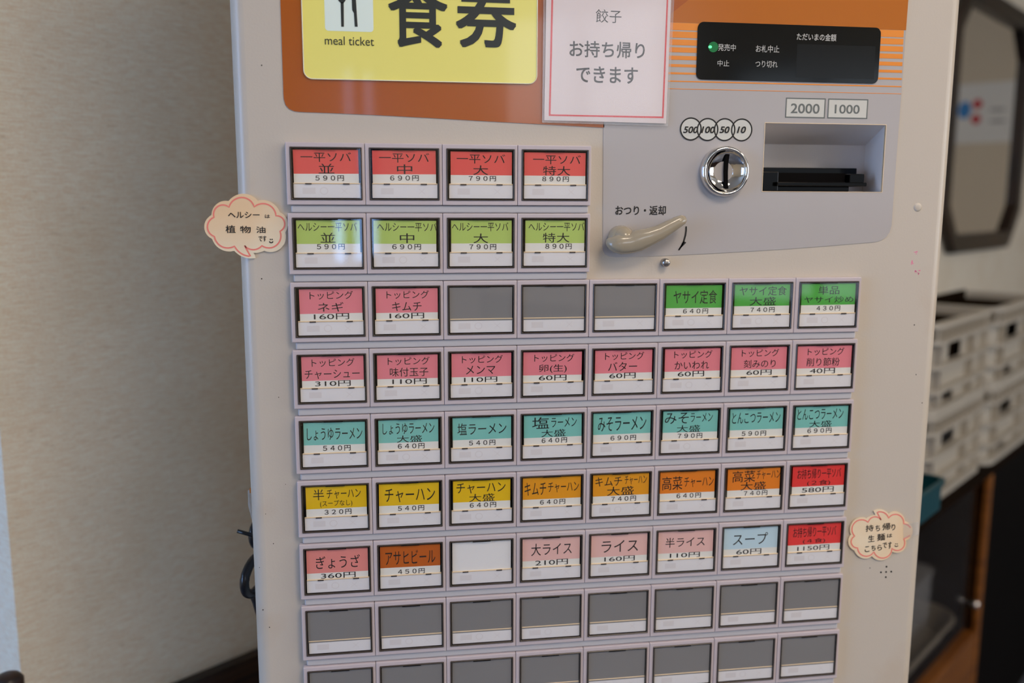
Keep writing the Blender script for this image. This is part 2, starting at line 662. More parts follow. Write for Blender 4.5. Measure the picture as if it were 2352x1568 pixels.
#%%ROOM
# ------------------------------------------------------------------ the room
H = 2.45
RA, RB, LA = 5.2, 4.2, -2.3
b = MB(); b.box(LA - .1, RA + .1, -.8, RB + .1, -.06, 0, TR); struct('floor', b, M['floor'])
b = MB(); b.box(LA - .1, RA + .1, -.8, RB + .1, H, H + .06, TR); struct('ceiling', b, M['ceiling'])
b = MB(); b.box(0, RA, -.12, 0, 0, H, TR); struct('wall_back', b, M['wallpaper'])
b = MB(); b.box(-.012, 0, -.8, 0, 0, H, TR); wl = struct('wall_left', b, M['wallpaper'])
b = MB(); b.box(LA, -.012, -.86, -.8, 0, H, TR); struct('wall_alcove', b, M['plaster'])
b = MB(); b.box(RA, RA + .1, -.12, RB, 0, H, TR); struct('wall_right', b, M['plaster'])
# papered wall's wainscot with a cap line
zw = FW(510, 1533, 0.012)[1]
b = MB()
b.box(0.0, RA, 0.0, 0.012, 0, zw - .012, TR)
b.box(0.0, RA, 0.0, 0.016, zw - .012, zw, TR)
struct('trim_1', b, M['wood_dark'], 0.0015)
# wall across the room, with dark wainscot a window and two added fill windows
def window_wall(name, T, L, zs, holes, m_wall):
    b = MB()
    xs = sorted([0, L] + [h for w in holes for h in w[:2]])
    for i in range(len(xs) - 1):
        cut = [w for w in holes if abs(w[0] - xs[i]) < 1e-6]
        if cut:
            w = cut[0]
            b.box(xs[i], xs[i + 1], 0, .1, 0, w[2], T)
            b.box(xs[i], xs[i + 1], 0, .1, w[3], zs, T)
        else:
            b.box(xs[i], xs[i + 1], 0, .1, 0, zs, T)
    return struct(name, b, m_wall)


TF = lambda v: RP(LA + v.x, RB + v.y, v.z)
TL = lambda v: RP(LA - v.y, -.8 + v.x, v.z)
def refl(px, py, left=False):
    """where the machine's front mirrors to on the wall across the room (or on the window wall)"""
    x, z = F(px, py, 0)
    p = Vector((x, 0, z))
    d = p - CAM
    d.y = -d.y
    if left:
        t = (LA - (p - PC).dot(W)) / d.dot(W)
        q = p + d * t
        return (q - PC).dot(N) + .8, q.z
    t = (RB - (p - PC).dot(N)) / d.dot(N)
    q = p + d * t
    return (q - PC).dot(W) - LA, q.z


def span(pa, pb, left=False):
    u0_, z1_ = refl(*pa, left)
    u1_, z0_ = refl(*pb, left)
    return (min(u0_, u1_), max(u0_, u1_), min(z0_, z1_), max(z0_, z1_))


wf = [(.15, 1.12, 1.72, 2.35), span((1670, 150), (2080, 745)), (3.4, 5.4, .85, 2.2)]  # first and last openings are added to brighten the room
sill = (refl(1800, 650)[1], refl(1800, 490)[1])      # deep rail between the upper and lower lights
wside = span((790, 300), (900, 600), True)
wlft = [(0.05, 1.05, 0.75, 2.15), (wside[0], wside[1], wside[2], 2.0)]
window_wall('wall_front', TF, RA - LA, H, wf, M['plaster'])
window_wall('wall_window', TL, RB + .8, H, wlft, M['plaster'])
nwin = 1
for T, ws, sky in ((TF, wf, 'sky_front'), (TL, wlft, 'sky_left')):
    for (x0, x1, z0, z1) in ws:
        b = MB()
        for q in range(3):
            xm = x0 + (x1 - x0 - .04) * q / 2
            b.box(xm, xm + .04, .03, .07, z0, z1, T)
        for zz in (z0, z1 - .04):
            b.box(x0, x1, .03, .07, zz, zz + .04, T)
        if (x0, x1) == wf[1][:2]:
            b.box(x0, x1, .02, .07, sill[0], sill[1], T)
        o = struct('window_%d' % nwin, b, M['winframe'])
        b = MB(); b.box(x0, x1, .075, .08, z0, z1, T)
        b.build('pane', M['sky_fill' if x0 in (.15, 3.4) else sky], o)  # the added fill windows get the brighter pane
        nwin += 1
b = MB(); b.box(0, RA - LA, -.03, 0, 0, .82, TF); struct('trim_2', b, M['wood_dark'])
# ceiling lamps
for i, (a, bb) in enumerate(((-0.12, 1.65), (1.3, 2.2), (0.1, 2.9))):
    t = thing('ceiling_lamp', ['square warm ceiling lamp above the ticket machine', 'square warm ceiling lamp in the middle of the room',
                               'square warm ceiling lamp behind the viewer'][i], 'lamp', RP(a, bb, H), 'ceiling lamps')
    b = MB(); b.box(a - .3, a + .3, bb - .3, bb + .3, H - .03, H - .0005, TR); b.build('lamp_frame', M['ceiling'], t)
    b = MB(); b.box(a - .26, a + .26, bb - .26, bb + .26, H - .036, H - .031, TR); b.build('diffuser', M['lamp'], t)
#%%MACHINE
# ------------------------------------------------------------------ the ticket machine
YF = 0.006                       # depth of its painted front
XL, XR, YB = -0.0362, 0.4832, 0.33
ZT, ZBOT = Z0 + 0.36, 0.0
mach = thing('ticket_vending_machine', 'beige meal ticket vending machine with rows of coloured menu buttons', 'vending machine', (0.22, 0.16, 0))

# bill recess opening on the front (measured)
rx0, _ = F(1753.5, 360, YF); rx1, _ = F(2029, 362, YF)
_, rz1 = F(1895, 285, YF); _, rz0 = F(1887, 440, YF)
recess = [(rx0, rz0), (rx1, rz0), (rx1, rz1), (rx0, rz1)]

b = MB()
R = 0.0095
nseg = 8
prof = [(XL, YB)] + [(XL + R - R * math.cos(PI / 2 * i / nseg), YF + R - R * math.sin(PI / 2 * i / nseg)) for i in range(nseg + 1)]
prof2 = [(XR - R + R * math.sin(PI / 2 * i / nseg), YF + R - R * math.cos(PI / 2 * i / nseg)) for i in range(nseg + 1)] + [(XR, YB)]
for pr in (prof, prof2):
    vs, fs = [], []
    for x, y in pr:
        vs += [(x, y, ZBOT), (x, y, ZT)]
    for i in range(len(pr) - 1):
        fs.append((2 * i, 2 * i + 2, 2 * i + 3, 2 * i + 1))
    b.add(vs, fs, True)
xa, xb = XL + R, XR - R
for q in ([(xa, ZBOT), (xb, ZBOT), (xb, rz0), (xa, rz0)], [(xa, rz1), (xb, rz1), (xb, ZT), (xa, ZT)],
          [(xa, rz0), (rx0, rz0), (rx0, rz1), (xa, rz1)], [(rx1, rz0), (xb, rz0), (xb, rz1), (rx1, rz1)]):
    b.add([(p[0], YF, p[1]) for p in q], [(0, 1, 2, 3)], True)
b.add([(XL, YB, ZBOT), (XR, YB, ZBOT), (XR, YB, ZT), (XL, YB, ZT)], [(0, 1, 2, 3)], False)
topp = prof + prof2
b.add([(x, y, ZT) for x, y in topp], [tuple(range(len(topp)))], False)
b.add([(x, y, ZBOT) for x, y in topp], [tuple(range(len(topp)))], False)
b.build('body', M['body'], mach)

YO = YF - 0.0005                 # face of the printed films
def PF(pts, y=YO):
    return [F(px, py, y) for px, py in pts]

# header film (brown) with the light box
hd = PF([(640, -160), (644, 0), (651, 215)]) + PF([(652, 228), (656, 241), (664, 250), (676, 255.5), (690, 257)]) + \
    PF([(770, 260), (860, 264), (1000, 271.5), (1120, 278.5), (1240, 285), (1388, 293)]) + PF([(1388, 130), (1850, -160)])
b = MB(); b.prism(hd, YO, YF); b.build('header_film', M['header'], mach)
# control film (grey)
cf = PF([(1388, 130), (1386, 294), (1384.5, 566)]) + PF([(1385.5, 576), (1390, 584), (1400, 589), (1416, 590.5)]) + \
    PF([(1500, 588), (1600, 583.5), (1700, 578), (1800, 572), (1900, 564.5), (2010, 555.5)]) + \
    PF([(2024, 552), (2036, 544), (2044, 532), (2048, 517)]) + PF([(2060, 350), (2070.5, 215), (2086, 0), (2098, -160), (1850, -160)])
b = MB(); b.prism(cf, YO, YF, [recess]); ctl = b.build('control_film', M['control'], mach)
# orange field of the control film, fading down in stripes
_, zt = F(1574, 52.5, YO)
xr_at = lambda z: F(2086, 0, YO)[0]
x_r = F(2080, 80, YO)[0]
of = [(F(1500, 52, YO)[0], zt), (x_r, zt), (F(2086, 0, YO)[0], F(2086, 0, YO)[1]), F(2097, -160, YO), F(1850, -160, YO), F(1581, 0, YO), F(1533, 38, YO)]
b = MB(); b.prism(of, YO - .0002, YO); b.build('orange_field', M['orange'], ctl)
b = MB()
cents = [131, 171, 209, 246, 285, 323, 361, 400, 437]
thick = [36, 30.5, 28, 24.5, 20, 14, 10, 6, 3]
for c, th in zip(cents, thick):
    z1 = F(1574, (c - th / 2) / 2.138, YO)[1]; z0 = F(1574, (c + th / 2) / 2.138, YO)[1]
    xr = F(2078 - c * .02, c / 2.138 + 16, YO)[0]
    b.prism([(F(1400, 150, YO)[0], z0), (xr, z0), (xr, z1), (F(1400, 150, YO)[0], z1)], YO - .00015, YO)
b.build('stripe_print', M['stripe'], ctl)

# light box
x0, _ = F(697, 90); x1, _ = F(1232, 90); _, z0 = F(960, 185.5)
b = MB(); lbo = rr(x0 - .0007, x1 + .0007, z0 - .0007, Z0 + .30, .006); lbi = rr(x0, x1, z0, Z0 + .2988, .005)
b.prism(lbo, YO - .0012, YO, [lbi]); 
lb = b.build('light_box', M['lbrim'], mach, 0.0004)
b = MB(); b.prism(lbi, YO - .0006, YO); b.build('sign_face', M['yellow'], lb, 0.0003)
yl = YO - .0008
b = MB()
tx0, _ = F(746, 40); tx1, _ = F(857.5, 40); _, tz0 = F(802, 72.5)
b.prism(rr(tx0, tx1, tz0, tz0 + (tx1 - tx0) * 1.02, .0022), yl, YO - .0006); b.build('icon_tile', M['lbtile'], lb)
b = MB()
yi = yl - .0002
# fork: handle and tines; knife: blade and handle
b.prism(PF([(782.5, 6), (789.5, 6), (790, 62), (784, 62)]), yi, yl)
b.prism(PF([(775, -22), (779, -22), (779, -8), (783, -6), (783, -22), (788, -22), (788, -6), (792, -8), (792, -22), (796, -22), (796, -4), (793, 3), (789, 8), (783, 8), (778, 3), (775, -4)]), yi, yl)
b.prism(PF([(809, -26), (814, -24), (817.5, 0), (821.5, 62), (815, 62), (813, 31), (809, 24), (808, 0)]), yi, yl)
ptext(b, 'meal ticket', 746, 859, 84, 104, yi, 0.0)
ptext(b, '食', 892, 1028, -36, 109, yi, 0.017)
ptext(b, '券', 1047, 1186, -38, 110, yi, 0.017)
b.build('sign_lettering', M['lbink'], lb)

# status display
b = MB()
dx0, _ = F(1600.5, 118); dx1, _ = F(2019, 128); _, dz1 = F(1810, 57); _, dz0 = F(1806, 187.5)
b.prism(rr(dx0, dx1, dz0, dz1, .0042), YO - .0009, YO)
dsp = b.build('status_display', M['glass_black'], mach, 0.0003)
yd = YO - .00105
b = MB(); wx0, _ = F(1828, 140); wx1, _ = F(2008, 140); _, wz1 = F(1910, 104); _, wz0 = F(1910, 180)
b.prism([(wx0, wz0), (wx1, wz0), (wx1, wz1), (wx0, wz1)], yd + .0001, YO - .0009); b.build('amount_window', M['disp_win'], dsp)
b = MB()
ptext(b, 'ただいまの金額', 1830, 1921, 77, 93.5, yd, 0.012)
ptext(b, '発売中', 1649, 1690, 101, 117, yd, 0.008)
ptext(b, 'お札中止', 1736, 1790, 104, 120.5, yd, 0.008)
ptext(b, '中止', 1648, 1675, 138, 152.5, yd, 0.008)
ptext(b, 'つり切れ', 1735, 1786, 139.5, 155, yd, 0.008)
b.build('display_lettering', M['disp_text'], dsp)
lx, lz = F(1637, 108.5)
b = MB(); b.disc(lx, lz, .0036, yd - .0002, YO - .0009, 24); led = b.build('indicator_lamp', M['led'], dsp)
b = MB(); hx, hz = F(1629.5, 108.5); b.disc(hx, hz, .0010, yd - .0004, yd - .0002, 12, 1.3); b.build('lamp_core', M['ledhot'], led)

# printed marks on the control film
yp = YO - .0002
b = MB(); g = MB()
for (a0, a1, c0, c1, s, q0, q1, r0, r1) in ((1804, 1895.5, 225, 271, '2000', 1816.5, 1882.5, 238, 260.5), (1901, 1993, 227, 272.5, '1000', 1917.5, 1974.5, 240.5, 261)):
    xa_, _ = F(a0, (c0 + c1) / 2); xb_, _ = F(a1, (c0 + c1) / 2); _, za_ = F((a0 + a1) / 2, c0); _, zb_ = F((a0 + a1) / 2, c1)
    g.prism([(xa_, zb_), (xb_, zb_), (xb_, za_), (xa_, za_)], yp + .0001, YO)
    t_ = .0008
    b.prism([(xa_, zb_), (xb_, zb_), (xb_, za_), (xa_, za_)], yp, yp + .0001, [[(xa_ + t_, zb_ + t_), (xb_ - t_, zb_ + t_), (xb_ - t_, za_ - t_), (xa_ + t_, za_ - t_)]])
    ptext(b, s, q0, q1, r0, r1, yp, 0.012)
g.build('banknote_panels', M['controlprint'], ctl)
b.build('banknote_print', M['greyprint'], ctl)
b = MB(); g = MB()
cxs = [(1350 + 741 / 3.136, 220 + 239 / 3.136), (1350 + 862 / 3.136, 220 + 243 / 3.136), (1350 + 985 / 3.136, 220 + 244 / 3.136), (1350 + 1108 / 3.136, 220 + 246 / 3.136)]
cc = [F(*c) for c in cxs]
rad = .0081
for i, (x, z) in enumerate(cc):
    lay = .00006 * (3 - i)
    g.disc(x, z, rad, yp - lay + .0001 - .00003, YO, 40)
    b.ring(x, z, rad - .0010, rad, yp - lay, yp - lay + .00003, 44)
zf, zt2 = -.0025, .0025
for (s, q0, q1), (x, z) in zip((('500', 688, 795), ('100', 818, 917), ('50', 950, 1022), ('10', 1076, 1140)), cc):
    ptext(b, s, 1350 + q0 / 3.136, 1350 + q1 / 3.136, 220 + 220 / 3.136, 220 + 269 / 3.136, yp - .0003, 0.02, 0.22)
g.build('coin_panels', M['controlprint'], ctl)
b.build('coin_print', M['black'], ctl)
b = MB()
ptext(b, 'おつり・返却', 1413.5, 1529.5, 472, 494, yp, 0.014)
b.build('lever_lettering', M['black'], ctl)
b = MB()
ar = [F(1350 + x / 3.136, 220 + y / 3.136) for x, y in ((708, 940), (708, 970), (703, 1005), (690, 1050), (672, 1085), (655, 1110))]
b.stroke(ar, .0012, yp, YO)
b.prism([F(1350 + x / 3.136, 220 + y / 3.136) for x, y in ((710, 1056), (650, 1116), (690, 1046))], yp, YO)
b.build('arrow_print', M['black'], ctl)

# coin inlet: chrome rim, dished face, curved slot
cx, cz = F(1665.7, 393.5, YF - .004)
b = MB()
r_ = .0181
b.lathe(cx, cz, [(r_, YF), (r_, YF - .003), (r_ - .0006, YF - .0055), (r_ - .0016, YF - .0066), (r_ - .0026, YF - .0066), (r_ - .0034, YF - .0056),
                 (r_ - .0042, YF - .0042), (r_ - .0065, YF - .0022), (r_ - .0095, YF - .0008), (r_ - .013, YF - .0001), (.0005, YF + .0002)], 64)
coin = b.build('coin_inlet', M['chrome'], mach)
b = MB()
pts = []
sl = [F(1350 + x / 3.136, 220 + y / 3.136, YF - .002) for x, y in ((992, 425), (985, 480), (982, 545), (983, 610), (988, 670))]
sr = [F(1350 + x / 3.136, 220 + y / 3.136, YF - .002) for x, y in ((1018, 422), (1010, 480), (1006, 545), (1006, 610), (1010, 672))]
b.prism(sl + sr[::-1], YF - .0030, YF + .0008)
b.build('coin_slot', M['dark'], coin)

# bill inlet: recess with slanted walls, black mouth
D = 0.046
bx1, bz1 = F(1988, 334, YF + D)
bx0 = rx0 + .004
b = MB()
o4 = [(rx0, YF, rz0), (rx1, YF, rz0), (rx1, YF, rz1), (rx0, YF, rz1)]
i4 = [(bx0, YF + D, rz0 + .001), (bx1, YF + D, rz0 + .001), (bx1, YF + D, bz1), (bx0, YF + D, bz1)]
b.add(o4 + i4, [(0, 1, 5, 4), (1, 2, 6, 5), (2, 3, 7, 6), (3, 0, 4, 7), (4, 5, 6, 7)], False)
bill = b.build('bill_inlet', M['recess'], mach)
b = MB()
t_ = .0007
t_ = .0004
b.prism([(rx0 - t_, rz0 - t_), (rx1 + t_, rz0 - t_), (rx1 + t_, rz1 + t_), (rx0 - t_, rz1 + t_)], YO - .0003, YF + .001, [recess])
b.build('inlet_edge', M['cream'], bill)
b = MB()
f2 = lambda x, y, yy: F(1350 + x / 3.136, 220 + y / 3.136, yy)
yk = YF + .030
xa_, zt_ = f2(1262, 515, yk); xb_, _ = f2(1940, 517, yk); _, zu_ = f2(1500, 600, yk)
b.box(max(xa_, rx0 + .002), xb_, yk, YF + D - .001, zu_, zt_)
yj = YF + .008
xc_, zc_ = f2(1366, 556, yj); xd_, _ = f2(2015, 560, yj); _, ze_ = f2(1700, 650, yj)
_, zl_ = f2(1700, 622, yj)
b.box(xc_, xd_, yj, yk + .004, ze_, zl_)
b.box(xd_ - .012, xd_, yj + .004, yk + .004, ze_, zc_)
xg_, zg_ = f2(1262, 545, yj + .004); xh_, _ = f2(1376, 545, yj + .004)
b.box(rx0 + .0015, xh_, yj + .004, yk + .004, rz0 + .0004, zg_)
xm_, _ = f2(1930, 690, yj)
b.box(rx0 + .0015, xm_, yj + .010, yk + .003, rz0 + .0004, ze_)
ins = b.build('bill_mouth', M['inserter'], bill, 0.0006)
b = MB(); b.box(xh_ + .001, xd_ - .013, yj + .009, yk + .0039, zl_ + .0002, zc_ + .0006); b.build('bill_slot', M['dark'], ins)

# return lever
b = MB()
L3 = lambda x, y, yy: F(1350 + x / 3.136, 220 + y / 3.136, yy)
hx, hz = L3(252, 1034, YF - .011)
hr = .0098
b.lathe(hx, hz, [(hr * .86, YO), (hr * .9, YF - .003), (hr * .9, YF - .009), (hr * .5, YF - .010), (.0002, YF - .010)], 40)
# arm: loft from hub to tip, curving up
cl = [(154, 1028, 12, 0), (162, 1040, 32, 0), (182, 1054, 52, 0), (210, 1063, 64, 0), (250, 1069, 69, 0), (300, 1066, 68, 0), (335, 1056, 70, 0), (365, 1043, 75, 0), (440, 1018, 62, .0), (520, 985, 53, .0), (590, 945, 46, .0), (650, 910, 40, .0), (690, 890, 33, .0), (706, 882, 20, .0)]
pts = []
for x, y, hw, _ in cl:
    X, Z = L3(x, y, YF - .012)
    pts.append((X, Z, hw / 3.136 * 52 / 158 / 1000))
vs, fs = [], []
n = 16
for i, (X, Z, hw) in enumerate(pts):
    a = pts[max(i - 1, 0)]; c = pts[min(i + 1, len(pts) - 1)]
    d = Vector((c[0] - a[0], 0, c[1] - a[1])).normalized()
    nn = Vector((-d.z, 0, d.x))
    yc = YF - .0085 - .0025 * i / len(pts)
    for q in range(n):
        an = 2 * PI * q / n
        ca, sa = math.cos(an), math.sin(an)
        e = .75
        ca = math.copysign(abs(ca) ** e, ca); sa = math.copysign(abs(sa) ** e, sa)
        p = Vector((X, yc, Z)) + nn * (hw * ca) + Vector((0, -1, 0)) * (min(.0068, hw * 1.1) * sa)
        vs.append(p)
for i in range(len(pts) - 1):
    for q in range(n):
        q2 = (q + 1) % n
        fs.append((i * n + q, i * n + q2, (i + 1) * n + q2, (i + 1) * n + q))
fs.append(tuple(range(n))); fs.append(tuple(range((len(pts) - 1) * n, len(pts) * n)))
b.add(vs, fs, True)
lev = b.build('return_lever', M['lever'], mach)
# raised half dome on the hub's top side
b = MB()
vs, fs = [], []
hx2, hz2 = L3(256, 1014, YF - .008)
for i in range(9):
    th = PI / 2 * i / 8
    for j in range(25):
        ph = -.25 + (PI + .5) * j / 24
        vs.append((hx2 + .0093 * math.cos(ph) * math.cos(th), YF - .0146 * math.sin(th), hz2 + .0079 * math.sin(ph) * math.cos(th)))
for i in range(8):
    for j in range(24):
        fs.append((i * 25 + j, i * 25 + j + 1, (i + 1) * 25 + j + 1, (i + 1) * 25 + j))
b.add(vs, fs, True)
b.build('hub_cap', M['lever'], lev)

# small lock pin, speaker holes, stains
px_, pz_ = F(1529, 603, YF - .003)
b = MB(); b.lathe(px_, pz_, [(.0031, YF), (.0031, YF - .004), (.0027, YF - .0052), (.0012, YF - .0058), (.0002, YF - .0058)], 24)
b.build('lock_pin', M['steel'], mach)
b = MB()
for x, y in ((876, 1246), (771, 1351), (868, 1345), (965, 1340), (862, 1444)):
    X, Z = F(1930 + x / 8.2526, 1150 + y / 8.2526, YF)
    b.disc(X, Z, .00075, YF - .00012, YF, 14)
b.build('speaker_holes', M['dark'], mach)
b = MB()
for k in range(26):
    px, py, s = random.choice(((2106, 580, 5), (2096, 603, 4), (2105, 622, 7), (2107, 626, 5)))
    X, Z = F(px + random.gauss(0, s * .55), py + random.gauss(0, s * .5), YF)
    rr_ = random.uniform(.0002, .0007)
    b.prism([(X + rr_ * math.cos(q) * random.uniform(.4, 1.5), Z + rr_ * math.sin(q) * random.uniform(.3, 1.2)) for q in [2 * PI * i / 7 for i in range(7)]], YF - .00006, YF)
b.build('ink_stain', M['magenta'], mach)
b = MB()
for px, py in ((601, 150), (601, 640), (640, 912), (656, 1112), (596, 1303), (628, 1248), (610, 1180), (2100, 746), (1998, 1304), (2104, 860), (2118, 925), (604, 1400), (619, 1440)):
    X, Z = F(px, py, YF); b.disc(X, Z, random.uniform(.00025, .0006), YF - .00006, YF, 9)
b.build('paint_chips', M['frame'], mach)
X, Z = F(2108, 476, YF)
b = MB(); b.lathe(X, Z, [(.0032, YF), (.0030, YF - .0004), (.0018, YF - .0007), (.0002, YF - .0008)], 20); b.build('screw_plug', M['body'], mach)

#%%BUTTONS
# ------------------------------------------------------------------ menu buttons
FW_, FH_, PZ = 0.90564 * S, 0.67091 * S, 0.89642 * S
YE = 0.0
# shared meshes (frame's top-left corner at the origin)
def mesh_of(mb, name, mats, bevel=0.0, seg=2):
    o = mb.build(name, mats, None, bevel, seg)
    if bevel:
        dg = bpy.context.evaluated_depsgraph_get(); dg.update()
        me = bpy.data.meshes.new_from_object(o.evaluated_get(dg))
        me.name = name
    else:
        me = o.data
    bpy.data.objects.remove(o)
    return me


L_, R_, T_, B_ = -.056 * S, .944 * S, .058 * S, -FH_ - .062 * S
b = MB()
g_ = .00013
b.prism([(L_ + g_, B_), (R_ - g_, B_), (R_ - g_, T_), (L_ + g_, T_)], YE + .0007, YF, [[(.0002, -FH_ + .0002), (FW_ - .0002, -FH_ + .0002), (FW_ - .0002, -.0002), (.0002, -.0002)]])
ME_BEZEL = mesh_of(b, 'bezel', M['bezel'], 0.0005, 2)
b = MB(); e_ = .0009
hole = [(e_, -FH_ + e_), (FW_ - e_, -FH_ + e_), (FW_ - e_, -e_), (e_, -e_)]
b.prism([(0, -FH_), (FW_, -FH_), (FW_, 0), (0, 0)], YE, YF - .0005, [hole])
ME_FRAME = mesh_of(b, 'frame', M['frame'], 0.0003, 1)
b = MB(); b.prism(hole, YF - .0008, YF - .0005); b.cur = 1
# small bright hinge pins in the upper corners and dark clips on top
b.cur = 0
b.box(FW_ * .36, FW_ * .64, YE + .0003, YE + .002, -e_ - .0006, -e_ + .0001)
ME_BACK = mesh_of(b, 'recess_back', M['dark'])
U = lambda u: u * FW_
V = lambda v: -v * FH_
b = MB(); b.prism([(U(.035), V(.958)), (U(.975), V(.958)), (U(.975), V(.695)), (U(.035), V(.695))], YE + .0013, YF - .0009)
ME_STRIP = mesh_of(b, 'lamp_strip', M['strip'], 0.0002, 1)
b = MB()
b.prism([(U(.035), V(.697)), (U(.975), V(.697)), (U(.975), V(.673)), (U(.035), V(.673))], YE + .0009, YE + .0020)
ME_LIP = mesh_of(b, 'strip_lip', M['cream'], 0.0002, 1)
b = MB()
b.prism([(U(-.045), V(.705)), (U(.045), V(.705)), (U(.045), V(.68)), (U(-.045), V(.68))], YE + .0007, YE + .0012)
ME_CLIP = mesh_of(b, 'lip_clip', M['frame'])
def marks(kind):
    b = MB(); y = YE + .00125
    b.prism([(U(.16), V(.885)), (U(.34), V(.885)), (U(.34), V(.765)), (U(.16), V(.765))], y, y + .00005)
    b.stroke([(U(.70), V(.77)), (U(.79), V(.88))], .0003, y, y); b.stroke([(U(.79), V(.77)), (U(.70), V(.88))], .0003, y, y)
    if kind:
        b.ring(U(.46), V(.825), .0020, .0025, y, y + .00005, 20, 1.1)
    return mesh_of(b, 'lamp_marks', M['mark'])
ME_MARK = [marks(0), marks(1)]
b = MB(); b.prism([(e_, -FH_ + e_), (FW_ - e_, -FH_ + e_), (FW_ - e_, -e_), (e_, -e_)], YE + .00005, YE + .00035)
ME_CAP = mesh_of(b, 'clear_cap', M['cap'])
b = MB(); b.prism([(U(.03), V(.72)), (U(.97), V(.72)), (U(.97), V(.045)), (U(.03), V(.045))], YE + .0012, YE + .003)
ME_SMOKE = mesh_of(b, 'label_card', M['smoke'])
YC = YE + .0017
def card(colour, split, u0, u1):
    b = MB()
    b.prism([(U(u0), V(split)), (U(u1), V(split)), (U(u1), V(.052)), (U(u0), V(.052))], YC, YF - .0009)
    b.cur = 1
    b.prism([(U(u0), V(.72)), (U(u1), V(.72)), (U(u1), V(split)), (U(u0), V(split))], YC, YF - .0009)
    return mesh_of(b, 'label_card', [M['card_' + colour], M['paper']])


